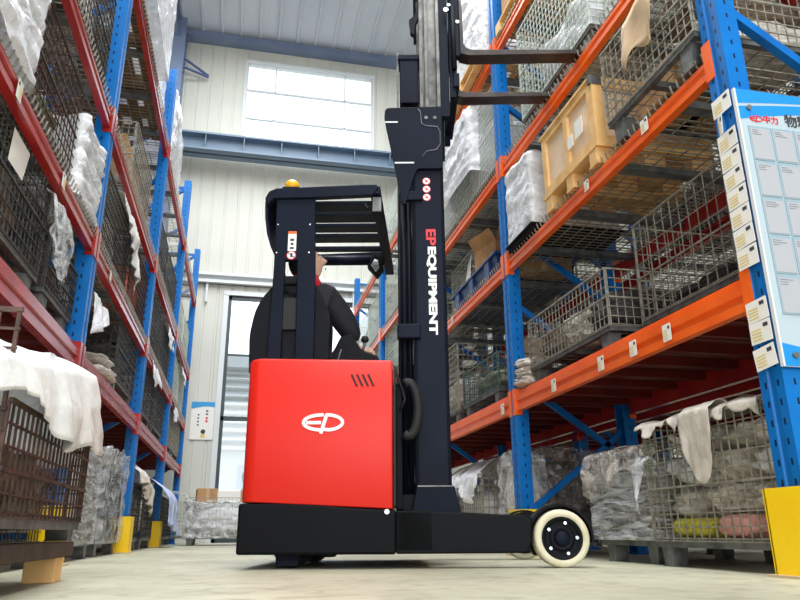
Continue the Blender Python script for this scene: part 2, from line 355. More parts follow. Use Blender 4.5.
# ---------------------------------------------------------------- racks
ZR = [1.04, 2.18, 3.07, 4.29]; ZL = [1.10, 1.86, 2.74, 4.08]
DECK = {}
def deck_top(side, lvl):
    if lvl == 0: return 0.0
    return (ZR if side == 'R' else ZL)[lvl-1] + (.115 if lvl > 1 else .165)
def make_rack(xf, dirx, ys, zs, top, bmname, label, last_open=False):
    """xf: x of aisle face; dirx: +1 goes right into the rack, -1 left"""
    r = empty('pallet_rack', (xf, ys[0], 0), 0, label, 'rack')
    X = lambda d: dirx*d
    dep = 1.0
    for i, y in enumerate(ys):
        yy = y-ys[0]
        for d in (.05, dep-.05):
            pm = MB()
            # hat section: web and two flanges with folded lips
            c0 = 1
            prof = [(-.05,-.065),(-.05,-.02),(-.042,-.014),(-.042,.014),(-.05,.02),(-.05,.065),(.05,.065),(.05,.045),(.038,.045),(-.03,.045),(-.03,-.045),(.038,-.045),(.05,-.045),(.05,-.065)]
            if d < .5: prof = [(dirx*a, b) for a, b in prof]
            else: prof = [(-dirx*a, b) for a, b in prof]
            pm.prism(prof, 'z', .012, top)
            po = pm.build('post', 'perf', r, (X(d), yy, 0))
            MB().box(-.07,.07,-.085,.085,0,.012).build('base_plate', 'blue', po)
        z = .2; k = 0
        br = MB(); br.bar((X(.08), yy, .16), (X(dep-.08), yy, .16), .035, .035); 
        MB().bar((X(.08), yy, .30), (X(dep-.08), yy, .92), .042, .042).build('brace', 'blue', r)
        z = 1.28
        while z < top:
            MB().bar((X(.08), yy, z), (X(dep-.08), yy, z-.58), .042, .042).build('brace', 'blue', r)
            z += .63
        br.bar((X(.08), yy, top-.1), (X(dep-.08), yy, top-.1), .035, .035)
        br.build('tie_bar', 'blue', r)
    for i in range(len(ys)-1):
        ya, yb = ys[i]-ys[0]+.065, ys[i+1]-ys[0]-.065
        for li, z in enumerate(zs):
            for d in (0, dep):
                s_ = 1 if d == 0 else -1
                bm_ = MB(); a0 = X(d + s_*.006); a1 = X(d + s_*.050); a2 = X(d+s_*.03)
                if li == 0:
                    bm_.prism([(a0,z),(a1,z),(a1,z+.155),(a2,z+.155),(a2,z+.115),(a0,z+.115),(a0,z+.075),(a0+dirx*s_*.012,z+.068),(a0+dirx*s_*.012,z+.045),(a0,z+.038)], 'y', ya, yb)
                else:
                    bm_.prism([(a0,z),(a1,z),(a1,z+.112),(a2,z+.112),(a2,z+.092),(a0,z+.092),(a0,z+.068),(a0+dirx*s_*.01,z+.062),(a0+dirx*s_*.01,z+.038),(a0,z+.032)], 'y', ya, yb)
                bo_ = bm_.build('beam', bmname if d == 0 else 'maroon', r)  # rear beams take the darker red: shade painted into their colour
                for yy, sg in ((ya, 1), (yb, -1)):
                    e_ = MB(); xo = X(d - s_*.006)
                    e_.box(min(xo, X(d+s_*.05)), max(xo, X(d+s_*.05)), min(yy, yy+sg*.006), max(yy, yy+sg*.006), z-.03, z+.17)
                    e_.box(min(xo, X(d)), max(xo, X(d)), min(yy-sg*.05, yy), max(yy-sg*.05, yy), z-.03, z+.17)
                    e_.build('end_plate', bmname, bo_)
            if li == 0:
                n = 8; wd = (yb-ya)/n
                dm = MB()
                for k in range(n):
                    q0 = ya+k*wd+.004; q1 = ya+(k+1)*wd-.004; x0, x1 = sorted((X(.05), X(dep-.05)))
                    dm.box(x0, x1, q0, q1, z+.125, z+.13)
                    dm.box(x0, x1, q0, q0+.012, z+.075, z+.125).box(x0, x1, q1-.012, q1, z+.075, z+.125)
                    dm.box(x0, x1, (q0+q1)/2-.02, (q0+q1)/2+.02, z+.105, z+.125)
                dm.build('deck_panel', 'deckshade', r)
            else:
                zt = z+.098; dm = MB(); n = int((yb-ya)/.052); x0, x1 = sorted((X(.02), X(dep-.02)))
                for k in range(n+1):
                    yk = ya+.01+k*(yb-ya-.02)/n
                    dm.bar((X(.02), yk, zt), (X(dep-.02), yk, zt), .006)
                    dm.bar((X(.002), yk, zt), (X(-.008), yk, zt+.040), .007)
                    dm.bar((X(.004), yk, zt), (X(.02), yk, zt), .007)
                for k in range(11):
                    xk = X(.03+k*.094); dm.bar((xk, ya, zt-.006), (xk, yb, zt-.006), .006)
                dm.build('wire_deck', 'galv', r)
                for k in range(4):
                    yk = ya+(k+.5)*(yb-ya)/4; MB().box(x0+.03, x1-.03, yk-.035, yk+.035, zt-.05, zt-.012).build('deck_support', 'channel', r)
    return r
YR = [2.34, 5.08, 7.82, 10.56, 13.25]; YL = [1.74, 4.46, 7.18, 9.90, 12.62]
rackR = make_rack(2.02, 1, YR, ZR, 5.05, 'orange', 'tall orange and blue pallet rack lining the right side of the aisle')
rackL = make_rack(-.99, -1, YL, ZL, 5.18, 'maroon', 'tall red and blue pallet rack lining the left side of the aisle')
rb_ = make_rack(3.22, 1, [1.0, 3.74, 6.48, 9.22], ZR, 5.05, 'maroon', 'second rack standing back to back behind the right rack')  # beams in the darker red too, shade put into the colour
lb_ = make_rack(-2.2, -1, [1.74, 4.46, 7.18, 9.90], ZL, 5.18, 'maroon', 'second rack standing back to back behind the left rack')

# yellow post guards
def guard(x, y, s, label):
    g = empty('post_guard', (x, y, 0), 0, label, 'post guard', None)
    dx = .075; dy = .1
    MB().prism([(-s*dx-.0, -dy), (-s*(dx+.012), -dy), (-s*(dx+.012), dy), (-s*dx, dy)], 'z', .01, .32).build('front_plate', 'yellow', g)
    a, b = sorted((-s*(dx+.012), s*.07))
    for sg in (-1, 1):
        pl = MB(); pl.prism([(a, .01), (b, .01), (b, .32) , (a, .32)], 'y', sg*dy-.006, sg*dy+.006); pl.build('side_plate', 'yellow', g)
    MB().box(-.11, .11, -.13, .13, 0, .01).build('foot_plate', mat('bare_floor_plate', (196,176,140), .6), g)
for y, l in zip(YR[:3], ('bright yellow post guard at the foot of the nearest right upright', 'yellow post guard seen past the truck leg under the second right upright', 'yellow post guard at the third right upright behind the mast')):
    guard(2.07, y, 1, l)
for y, l in zip(YL[1:4], ('yellow post guard on the first left upright behind the near wire cage', 'yellow post guard at the left upright beside the stretch wrapped cage', 'small yellow post guard at the farther left upright before the blue sheet')):
    guard(-1.04, y, -1, l)

# ---------------------------------------------------------------- cages and loads
def cage_src(L_, W_, H_, m, gate=None, pitch=.055, wr=.005, foot=.09):
    """origin: centre of base on the shelf. L along y, W along x"""
    r = empty('wire_cage', (0,0,0))
    hx, hy = W_/2, L_/2; zb = foot+.03
    fr = MB()
    for sx in (-1,1): fr.box(min(sx*hx, sx*(hx-.035)), max(sx*hx, sx*(hx-.035)), -hy, hy, foot, zb+.012)
    for sy in (-1,0,1): fr.box(-hx+.004, hx-.004, min(sy*hy, sy*(hy-.035))-(.02 if sy == 0 else 0)+(.003 if sy<0 else 0), max(sy*hy, sy*(hy-.035))+(.02 if sy == 0 else 0)-(.003 if sy>0 else 0), foot+.002, zb+.008)
    fr.build('base_frame', 'channel', r)
    for sx in (-1,1):
        for sy in (-1,1):
            x0 = sx*(hx-.05); y0 = sy*(hy-.09)
            fm = MB().prism([(y0-.05, foot+.001), (y0+.05, foot+.001), (y0+.035, .006), (y0+.06, 0), (y0-.06, 0), (y0-.035, .006)], 'x', x0-.04, x0+.04)
            fm.build('foot', 'channel', r)
    def panel(kind, s_, h):
        p_ = MB(); ln = L_ if kind == 'x' else W_; n = max(2, round(ln/pitch)); nz = max(2, round((h-zb)/pitch*.9))
        for i in range(n+1):
            t_ = (-ln/2 + i*ln/n)*(.975 if kind == 'y' else .995)
            q = (s_*hx, t_) if kind == 'x' else (t_, s_*hy)
            p_.bar((q[0], q[1], zb), (q[0], q[1], h), wr*(1.6 if i in (0,n) else 1))
        for j in range(nz+1):
            z_ = zb+(h-zb)*j/nz; th = wr*(1.9 if j in (nz, nz//2) else 1)
            o_ = wr*.9*s_
            if kind == 'x': p_.bar((s_*hx+o_, -ln/2, z_), (s_*hx+o_, ln/2, z_), th)
            else: p_.bar((-ln/2, s_*hy+o_, z_), (ln/2, s_*hy+o_, z_), th)
        p_.build('wire_panel', m, r)
    for s_ in (-1,1): panel('x', s_, (gate if gate and gate[0] == s_ else (0,H_))[1]); panel('y', s_, H_)
    fl = MB(); n = round(L_/.1)
    for i in range(n+1): fl.bar((-hx, -hy+i*L_/n, zb+.012), (hx, -hy+i*L_/n, zb+.012), wr)
    for i in range(9): fl.bar((-hx+i*W_/8, -hy, zb+.012), (-hx+i*W_/8, hy, zb+.012), wr)
    fl.build('wire_floor', m, r)
    return r
SRC = {}; USED = set()
def place_cage(key, x, y, z, label, group, rz=0., **kw):
    if key not in SRC:
        m_, L_, W_, H_ = key; SRC[key] = cage_src(L_, W_, H_, m_, **kw); o = SRC[key]
    else: o = copy_tree(SRC[key])
    o.location = (x, y, z); o.rotation_euler = (0,0,rz); tag(o, label, 'wire cage', group); return o

def fbm(p, o=4): return noise.fractal(p, 1.0, 2.0, o)
CR = {}
def crumple_mesh(variant, m, amp=.10, sq=4.0, sub=4):
    k = (variant, m, amp, sq, sub)
    if k in CR: return CR[k]
    bm = bmesh.new(); bmesh.ops.create_icosphere(bm, subdivisions=sub, radius=1)
    off = Vector((variant*7.3, variant*3.1, variant*1.7))
    for v in bm.verts:
        d = v.co.normalized()
        n_ = (abs(d.x)**sq + abs(d.y)**sq + abs(d.z)**sq)**(-1/sq)
        p = d*n_
        a = noise.ridged_multi_fractal(p*1.6+off, 1.0, 2.1, 4, 1.0, 2.0)*.4 + fbm(p*2.4+off, 4)*.9
        v.co = p*.5*(1 + amp*(a-.6))
        v.co.z = max(v.co.z, -.5)
    me = bpy.data.meshes.new('crumpled'); bm.to_mesh(me); bm.free()
    for pl in me.polygons: pl.use_smooth = (variant % 2 == 0)
    me.materials.append(M[m]); CR[k] = me; return me
def bag(name, cat, label, m, x, y, z, dx, dy, dz, variant=0, amp=.14, sq=4., rz=0., group=None, rot=None):
    """z: bottom"""
    o = bpy.data.objects.new(name, crumple_mesh(variant, m, amp, sq)); COL.objects.link(o)
    o.scale = (dx, dy, dz); o.location = (x, y, z+dz*.5); o.rotation_euler = rot or (0,0,rz)
    return tag(o, label, cat, group)
def wrap_shell(name, label, x, y, z, dx, dy, dz, m='film', seed=0, amp=.025, sag=.0, folds=1., top=True, rz=0., cat='plastic wrap', group=None):
    """film wound round a load: four wrinkled sides and a rumpled top; origin at base centre"""
    nu, nv = 96, 26; off = Vector((seed*5.1, seed*2.3, seed*9.7)); vs = []; fs = []
    per = 2*(dx+dy)
    def pt(u, t_):
        s_ = u*per; hx, hy = dx/2, dy/2; r_ = .03
        if s_ < dx: p = Vector((-hx+s_, -hy, 0)); n_ = Vector((0,-1,0))
        elif s_ < dx+dy: p = Vector((hx, -hy+s_-dx, 0)); n_ = Vector((1,0,0))
        elif s_ < 2*dx+dy: p = Vector((hx-(s_-dx-dy), hy, 0)); n_ = Vector((0,1,0))
        else: p = Vector((-hx, hy-(s_-2*dx-dy), 0)); n_ = Vector((-1,0,0))
        zz = t_*dz
        q = Vector((p.x*6, p.y*6, zz*22*folds))+off
        a = noise.ridged_multi_fractal(q*.35, 1., 2., 4, 1., 2.)*.5 + fbm(q*.5)*.7
        zz += fbm(Vector((p.x*3,p.y*3,3.3))+off)*.06*t_*dz*2
        return p + n_*(amp*.6*(a)) + Vector((0,0,zz)), n_
    for j in range(nv+1):
        for i in range(nu): vs.append(pt(i/nu, j/nv)[0])
    for j in range(nv):
        for i in range(nu): fs.append((j*nu+i, j*nu+(i+1)%nu, (j+1)*nu+(i+1)%nu, (j+1)*nu+i))
    mb = MB(); mb.add(vs, fs, True)
    if top:
        prev = list(range(nv*nu, (nv+1)*nu)); base = [mb.v[i] for i in prev]
        for ring, sc in enumerate((.86,.66,.42,.2)):
            nr = []
            for b in base:
                q = Vector((b[0]*sc*4, b[1]*sc*4, 1.1*ring))+off
                nr.append((b[0]*sc, b[1]*sc, dz*(.985+.12*fbm(q)) + .02*ring - sag*(1-sc)))
            o0 = len(mb.v); mb.v += nr
            for i in range(nu): mb.f.append((prev[i], prev[(i+1)%nu], o0+(i+1)%nu, o0+i)); mb.sm.append(True)
            prev = list(range(o0, o0+nu))
        mb.f.append(tuple(prev)); mb.sm.append(True)
    o = mb.build(name, m, None, (x,y,z)); o.rotation_euler = (0,0,rz)
    return tag(o, label, cat, group)
def drape(name, cat, label, m, x, dirx, y0, y1, z, inner, drop, amp=.03, seed=0, lift=.03, sub=(44,34), group=None, thick=.0015, bulge=.0):
    """sheet lying on the load top (inner metres deep) and hanging over the aisle side at x. dirx: direction of the aisle (+1/-1).
    drop(t) gives hanging length for t in 0..1"""
    zf = z if callable(z) else (lambda t_, z0=z: z0)
    nu, nv = sub; off = Vector((seed*4.7, seed*8.1, seed)); vs = []; fs = []
    for i in range(nu+1):
        t_ = i/nu; yy = y0+(y1-y0)*t_; dl = drop(t_); z = zf(t_)
        for j in range(nv+1):
            s_ = j/nv
            tot = inner+dl; d = s_*tot
            if d < inner: p = Vector((x-dirx*(inner-d), yy, z+lift*math.sin(PI*min(1,d/inner))+.02)); n_ = Vector((0,0,1)); h = 0
            else: h = d-inner; p = Vector((x+dirx*(.012+bulge*math.sin(min(1,h/.25)*PI*.5)), yy, z+.02-h)); n_ = Vector((dirx,0,.3))
            q = Vector((p.x*2.2, yy*8, p.z*1.6))+off
            a = fbm(q, 5); b = noise.ridged_multi_fractal(q*.8, 1., 2., 4, 1., 2.)
            p = p + n_*(amp*(abs(a)*.9+.22*b)*(.5+min(1,h/.15))) + Vector((0, amp*1.1*fbm(q+Vector((9,3,1))), 0))
            vs.append(p)
    for i in range(nu):
        for j in range(nv): fs.append((i*(nv+1)+j, i*(nv+1)+j+1, (i+1)*(nv+1)+j+1, (i+1)*(nv+1)+j))
    o = MB().add(vs, fs, True).build(name, m, None)
    c = sum((Vector(v.co) for v in o.data.vertices), Vector())/len(o.data.vertices)
    for v in o.data.vertices: v.co -= c
    o.location = c
    sd = o.modifiers.new('cloth', 'SOLIDIFY'); sd.thickness = thick
    return tag(o, label, cat, group)
def cbox(label, x, y, z, dx, dy, dz, rz=0., m='card', group=None, flaps=False):
    b = empty('cardboard_box', (x,y,z), rz, label, 'box', group)
    hx, hy = dx/2, dy/2; t_ = .005
    if flaps:
        MB().box(-hx,hx,-hy,hy,0,t_).box(-hx,-hx+t_,-hy,hy,0,dz).box(hx-t_,hx,-hy,hy,0,dz).box(-hx,hx,-hy,-hy+t_,0,dz).box(-hx,hx,hy-t_,hy,0,dz).build('carton', m, b)
        for sy in (-1,1): MB().add([(-hx,sy*hy,dz),(hx,sy*hy,dz),(hx,sy*(hy+.05),dz+.12),(-hx,sy*(hy+.05),dz+.12)], [(0,1,2,3)]).build('flap', m, b)
        for sx in (-1,1): MB().add([(sx*hx,-hy,dz),(sx*hx,hy,dz),(sx*(hx+.07),hy,dz+.11),(sx*(hx+.07),-hy,dz+.11)], [(0,1,2,3)]).build('flap', m, b)
    else:
        MB().box(-hx,hx,-hy,hy,0,dz).build('carton', m, b, bevel=.006)
        MB().box(-.025,.025,-hy-.001,hy+.001,.0,dz+.001).build('tape', 'tan', b)
    return b
SN = ['floor','first shelf','second shelf','third shelf','top shelf']
xR = lambda W_, g=.06: 2.02+g+W_/2
xL = lambda W_, g=.06: -.99-g-W_/2

G0 = 'wire cages on the racks'
def cage(side, key, y, lvl, label, g=.06, **kw):
    x = (xR if side == 'R' else xL)(key[2], g); z = deck_top(side, lvl)
    return place_cage(key, x, y, z, label, G0, **kw)
def fill(side, W_, y, lvl, label, m, dy, dz, g=.06, variant=0, amp=.16, name='plastic_bag', cat='bag', dx=None, z0=.14, sq=4.):
    x = (xR if side == 'R' else xL)(W_, g); dx = dx or W_-.1
    return bag(name, cat, label, m, x, y, deck_top(side, lvl)+z0, dx, dy, dz, variant, amp, sq)

# ===== right rack, first bay (Y 2.4 - 5.0)
cage('R', ('galv', .96, .8, .68), 2.92, 0, 'front right wire cage on the floor with a white bag hanging out')
for ci, (yy, cn) in enumerate(((2.58,'near'),(2.90,'middle'),(3.22,'far'))):
    for li, (zz, ln) in enumerate(((.235,'lower'),(.37,'middle height'),(.50,'upper'))):
        bag('plastic_bag', 'bag', f'crumpled pale bag, {ln}, at the {cn} end of the front right floor cage' if cn != 'middle' else f'crumpled pale bag, {ln}, in the centre of the front right floor cage', ['bag','bagw','bag','creamsheet'][(ci*2+li) % 4], 2.44+.02*ci, yy, zz, .64, .33, .17 if li < 2 else .13, (ci+li*2) % 5, .2, 3., rot=(.12*(ci-1), .08*(li-1), .15*(li-ci)))
bag('plastic_bag', 'bag', 'yellow bag low behind the mesh of the front right floor cage', 'yellowbag', 2.17, 3.12, .135, .16, .34, .09, 2, .1)
bag('plastic_bag', 'bag', 'pink bag low behind the mesh of the front right floor cage', 'pinkbag', 2.17, 2.80, .135, .16, .26, .10, 4, .1)
drape('liner_film', 'plastic sheet', 'crumpled plastic liner folded over the rim of the front right floor cage', 'creamsheet', 2.08, -1, 2.44, 3.40, .665, .30, lambda t_: .035+.025*math.sin(t_*23)+.02*math.sin(t_*51), amp=.055, seed=3, sub=(90,30))
drape('white_bag', 'bag', 'white empty bag hanging over the front right cage like a tongue', 'creamsheet', 2.045, -1, 2.76, 3.00, .68, .12, lambda t_: .34*max(.1, math.sin(PI*(.12+.8*t_)))**.6, amp=.02, seed=5, sub=(20,34))
cage('R', ('galv', .62, .8, .60), 3.76, 0, 'smaller wire cage on the floor next to the truck wheel under torn film', g=.12)
fill('R', .8, 3.76, 0, 'grey parts bag inside the torn film cage near the truck wheel', 'bagbrown', .52, .34, g=.12, variant=2)
wrap_shell('stretch_film', 'greyish stretch film wound around the floor cage next to the truck wheel', xR(.8,.12), 3.76, .12, .86, .67, .40, 'filmh', 1, .03, top=False)
drape('torn_film', 'plastic sheet', 'torn clear film crumpled over the rim of the cage beside the truck wheel', 'filmd', 2.12, -1, 3.46, 4.12, .58, .35, lambda t_: .10+.16*t_+.03*math.sin(t_*17), amp=.06, seed=8)
drape('torn_film', 'plastic sheet', 'narrow twisted film tail hanging between the two front right floor cages', 'film', 2.06, -1, 3.34, 3.50, .48, .04, lambda t_: .26*max(.2,math.sin(PI*t_)), amp=.04, seed=9, sub=(12,24))
wrap_shell('wrapped_bundle', 'large dark bundle under glossy film behind the truck wheel', 2.66, 5.98, 0.05, .80, 1.20, .74, 'filmd', 6, .035)
bag('plastic_bag', 'bag', 'black bagged stock inside the dark film bundle behind the truck wheel', 'bagdark', 2.66, 5.98, 0.05, .74, 1.14, .70, 2, .1)
# first shelf
cage('R', ('galv', 1.20, .8, .48), 4.22, 1, 'long low wire cage of machine parts on the orange shelf, first bay')
for k, (yy, mm) in enumerate(((3.85,'bagdark'),(4.25,'bag'),(4.6,'bagbrown'))):
    fill('R', .8, yy, 1, ['dark bag at the near end of the low shelf cage', 'pale bag in the middle of the low shelf cage', 'brown bag at the far end of the low shelf cage'][k], mm, .36, .26, variant=k)
cage('R', ('galv', 1.0, .7, .72), 3.02, 1, 'tall open wire cage at the near end of the orange shelf, nearly empty', g=.22, pitch=.075, wr=.0045)
fill('R', .7, 3.02, 1, 'low dark parts heap at the bottom of the nearly empty shelf cage', 'bagdark', .8, .10, g=.22, variant=4)
for k in range(3):
    bag('sack', 'sack', ['small grey sack at the bottom of the stack beside the second right post', 'small grey sack in the middle of the stack beside the second right post', 'small grey sack topping the stack beside the second right post'][k], 'bag', 2.16, 4.93, deck_top('R',1)+.07*k, .30, .26-.02*k, .085, k, .18, 3., rz=.2*k)
# second shelf
cage('R', ('galv', .84, .86, .64), 2.84, 2, 'wire cage with a brown paper note on the second right shelf, first bay', g=-.02, foot=.13)
fill('R', .8, 2.66, 2, 'grey white parts bag at the near end of the cage with the paper note', 'bag', .38, .20, variant=0, z0=.18)
cbox('open carton inside the cage with the brown paper note', xR(.8), 3.05, deck_top('R',2)+.175, .60, .38, .22)
fill('R', .8, 2.68, 2, 'brownish parts bag lying on the pale bag in the noted cage', 'bagbrown', .36, .18, variant=1, z0=.37)
pn = MB(); pnv = []
for i in range(9):
    for j in range(9):
        u, v_ = i/8, j/8
        yy = -.16+.32*u; zz = -.27*v_ - .05*abs(u-.5)*v_ - .03*u
        if j == 8: zz -= .03*math.sin(u*7+.4) 
        pnv.append((-.012*math.sin(u*5+v_*4)-.01, yy*(1-.2*v_*v_)+.04*v_+.012*math.sin(v_*9), zz))
pn.add(pnv, [(i*9+j, i*9+j+1, (i+1)*9+j+1, (i+1)*9+j) for i in range(8) for j in range(8)], True)
po_ = pn.build('paper_note', 'tan', None, (1.975, 2.80, deck_top('R',2)+.655)); sd = po_.modifiers.new('t','SOLIDIFY'); sd.thickness = .001
tag(po_, 'brown torn paper note hung on the mesh of the second shelf cage', 'paper')
# wooden crate
ck = empty('wooden_crate', (2.40, 3.80, deck_top('R',2)), 0, 'pale pine export crate on skids on the second right shelf', 'crate')
ck.scale = (1,.86,.87)
MB().box(-.38,.38,-.44,.44,.155,.68).build('side_panel', 'ply', ck)
for yy in (-.44, 0, .44):
    y0_, y1_ = (yy-.035, yy+.035) if yy == 0 else ((yy, yy+.07) if yy < 0 else (yy-.07, yy))
    for xa, xb in ((-.40,-.38),(.38,.40)): MB().box(xa, xb, y0_, y1_, .215, .62).build('batten', 'wood', ck)
for xa, xb in ((-.40,-.38),(.38,.40)):
    for za, zb_ in ((.155,.215),(.62,.68)): MB().box(xa, xb, -.44, .44, za, zb_).build('batten', 'wood', ck)
for za, zb_ in ((.155,.215),(.62,.68)): MB().box(-.40,.40,-.46,-.44,za,zb_).build('batten', 'wood', ck)
for xa, xb in ((-.40,-.33),(.33,.40)): MB().box(xa,xb,-.46,-.44,.215,.62).build('batten', 'wood', ck)
MB().box(-.41,.41,-.46,.46,.68,.702).build('lid', 'wood', ck)
MB().box(-.405,.405,-.46,.46,.125,.155).build('deck_board', 'wood', ck)
for yy in (-.38, 0, .38):
    MB().box(-.40,.40,yy-.06,yy+.06,.0,.02).build('runner', 'wood', ck)
    for xx in (-.33, 0, .33): MB().box(xx-.07,xx+.07,yy-.05,yy+.05,.02,.125).build('skid_block', 'wood', ck)
MB().box(-.404,-.40,-.28,-.16,.34,.48).build('paper_label', 'paper', ck)
MB().box(-.404,-.40,-.12,-.03,.32,.42).build('paper_label', 'paper', ck)
MB().box(-.414,-.33,-.465,-.43,.63,.705).build('corner_strap', 'channel', ck)
wrap_shell('wrapped_bundle', 'flat grey film bundle leaning beside the pine crate on the second shelf', 2.36, 4.68, deck_top('R',2)+.06, .70, .46, .62, 'filmw', 12, .03)
bag('plastic_bag', 'bag', 'grey stock under film on the black tray next to the pine crate', 'bag', 2.36, 4.68, deck_top('R',2)+.08, .62, .40, .54, 1, .1)
tag(MB().box(-.36,.36,-.25,.25,0,.05).box(-.38,.38,-.27,.27,.035,.055).build('black_tray', 'plastic', None, (2.36, 4.68, deck_top('R',2)), bevel=.008), 'black tray under the grey film bundle beside the pine crate', 'tray')
# third shelf
cage('R', ('pale', 1.16, .8, .95), 3.98, 3, 'pale zinc wire cage in front of the fork tips, third right shelf', g=.02)
fill('R', .8, 3.98, 3, 'white plastic bag filling the pale cage ahead of the forks', 'bagw', .95, .50, g=.02, variant=0)
cage('R', ('pale', .90, .8, .68), 2.88, 3, 'pale wire cage at the near end of the third right shelf', g=.1)
fill('R', .8, 2.88, 3, 'white plastic bag in the pale near cage of the third right shelf', 'bagw', .75, .40, g=.1, variant=2)
# top shelf, first bay: pallet with crate
def pallet(x, y, z, label, L_=1.0, W_=.9, m='wood'):
    p_ = empty('wooden_pallet', (x,y,z), 0, label, 'pallet')
    for k in range(5): MB().box(-W_/2+k*(W_-.1)/4, -W_/2+k*(W_-.1)/4+.1, -L_/2, L_/2, .10, .12).build('top_board', m, p_)
    for yy in (-L_/2+.05, 0, L_/2-.05): MB().box(-W_/2, W_/2, yy-.05, yy+.05, .015, .10).build('stringer', m, p_)
    for xx in (-W_/2+.06, 0, W_/2-.06): MB().box(xx-.05, xx+.05, -L_/2, L_/2, 0, .015).build('bottom_board', m, p_)
    return p_
pallet(2.46, 4.45, deck_top('R',4), 'pale wooden pallet at the edge of the top right shelf above the forks')
cbox('big brown carton on the pallet of the top right shelf', 2.46, 4.45, deck_top('R',4)+.12, .8, .9, .6)

# ===== right rack, second bay (5.15 - 7.75)
cage('R', ('galv', 1.10, .8, .62), 6.62, 0, 'wire cage on the floor with white film spilling over, just right of the mast')
fill('R', .8, 6.62, 0, 'white bags filling the floor cage just right of the mast', 'bagw', .95, .40, variant=0)
drape('liner_film', 'plastic sheet', 'white film hanging over the floor cage just right of the mast', 'filmw', 2.08, -1, 6.05, 7.2, .64, .5, lambda t_: .10+.16*abs(math.sin(t_*7)), amp=.06, seed=21, lift=.14)
wrap_shell('wrapped_bundle', 'film wrapped floor load right behind the second right upright', 2.20, 5.42, .02, .22, .42, .72, 'film', 22, .05)
bag('plastic_bag', 'bag', 'grey stock inside the film load behind the second right upright', 'bag', 2.20, 5.42, .02, .18, .38, .66, 2, .12)
cage('R', ('teal', .98, .8, .42), 6.00, 1, 'dark green low wire basket on the orange shelf right of the mast')
fill('R', .8, 6.00, 1, 'dark green plastic bag inside the low green wire basket', 'greensack', .8, .22, variant=4)
bag('sack', 'sack', 'tan sack standing up out of the low green wire basket', 'tan', 2.55, 5.85, deck_top('R',1)+.3, .3, .3, .36, 0, .16, 3.)
cage('R', ('galv', .98, .8, .80), 7.15, 1, 'tall wire cage on the orange shelf beside the mast')
fill('R', .8, 7.15, 1, 'pale bag in the tall cage beside the mast', 'bag', .8, .36, variant=0)
# blue bins and cartons on second shelf
bb = empty('blue_bin', (2.50, 6.18, deck_top('R',2)), 0, 'large blue plastic bin at the edge of the second right shelf', 'bin')
bn = MB(); Lb, Wb, Hb = 1.36, .78, .26
bn.prism([(-Wb/2+.05,0),(Wb/2-.05,0),(Wb/2,Hb),(Wb/2-.015,Hb),(Wb/2-.06,.015),(-Wb/2+.06,.015),(-Wb/2+.015,Hb),(-Wb/2,Hb)], 'y', -Lb/2+.02, Lb/2-.02)
bn.prism([(-Lb/2,Hb),(-Lb/2+.05,0),(-Lb/2+.065,0),(-Lb/2+.015,Hb)], 'x', -Wb/2+.02, Wb/2-.02)
bn.prism([(Lb/2,Hb),(Lb/2-.05,0),(Lb/2-.065,0),(Lb/2-.015,Hb)], 'x', -Wb/2+.02, Wb/2-.02)
bn.build('tub', 'bluebin', bb)
MB().box(-Wb/2-.02,-Wb/2+.01,-Lb/2-.02,Lb/2+.02,Hb-.02,Hb).box(Wb/2-.01,Wb/2+.02,-Lb/2-.02,Lb/2+.02,Hb-.02,Hb).box(-Wb/2,Wb/2,-Lb/2-.02,-Lb/2+.01,Hb-.02,Hb).box(-Wb/2,Wb/2,Lb/2-.01,Lb/2+.02,Hb-.02,Hb).build('rim', 'bluebin', bb)
for yy in (-.45, .02, .48): MB().prism([(yy-.05, .03),(yy+.05,.03),(yy+.06,Hb-.02),(yy-.06,Hb-.02)], 'x', -Wb/2-.012, -Wb/2+.04).build('rib', 'bluebin', bb)
bag('plastic_bag', 'bag', 'grey bag lying inside the large blue bin of the second right shelf', 'bag', 2.50, 6.18, deck_top('R',2)+.02, .58, 1.1, .21, 3, .1)
cbox('brown open carton standing in the blue bin near the second right post', 2.34, 6.00, deck_top('R',2)+.24, .34, .38, .26, .25, flaps=True)
cbox('brown carton behind the second right post in the blue bin', 2.45, 5.34, deck_top('R',2), .5, .24, .52, -.05)
tag(MB().add([(-.02,-.14,0),(.0,.14,-.02),(.05,.12,.30),(.02,-.1,.34),(.1,.12,.42),(.12,-.06,.46)], [(0,1,2,3),(3,2,4,5)]).build('white_paper_bag', 'paper', None, (2.14, 6.42, deck_top('R',2)+.22)), 'folded white paper sticking up out of the blue bin', 'paper')
cage('R', ('pale', 1.1, .8, .80), 7.0, 2, 'pale wire cage next to the mast on the second right shelf', g=.3)
# third shelf
cage('R', ('pale', 1.2, .8, .95), 5.86, 3, 'tall pale wire cage on the third right shelf between mast and forks')
fill('R', .8, 5.86, 3, 'white stock filling the tall pale cage between mast and forks', 'bagw', 1.05, .7, variant=0)
wrap_shell('white_sheet', 'bright white sheet over the tall pale cage between mast and forks', 2.46, 6.20, deck_top('R',3)+.30, .96, .95, .76, 'filmw', 31, .04, cat='plastic sheet')
cage('R', ('pale', 1.1, .8, .80), 7.12, 3, 'pale wire cage beside the mast on the third right shelf')
fill('R', .8, 7.12, 3, 'white bags in the pale cage beside the mast, third shelf', 'bagw', .95, .55, variant=2)
# top shelf
wrap_shell('wrapped_pallet', 'big white film wrapped load on the top right shelf behind the upper fork', 2.5, 5.85, deck_top('R',4)+.12, .92, 1.0, 1.15, 'filmw', 33, .03)
pallet(2.44, 5.85, deck_top('R',4), 'wooden pallet under the big white wrapped load, top right shelf', L_=1.1, W_=1.0)
b2 = copy_tree(bb); b2.location = (2.45, 7.05, deck_top('R',4)); b2['label'] = 'blue plastic bin on the top right shelf seen behind the fork carriage'

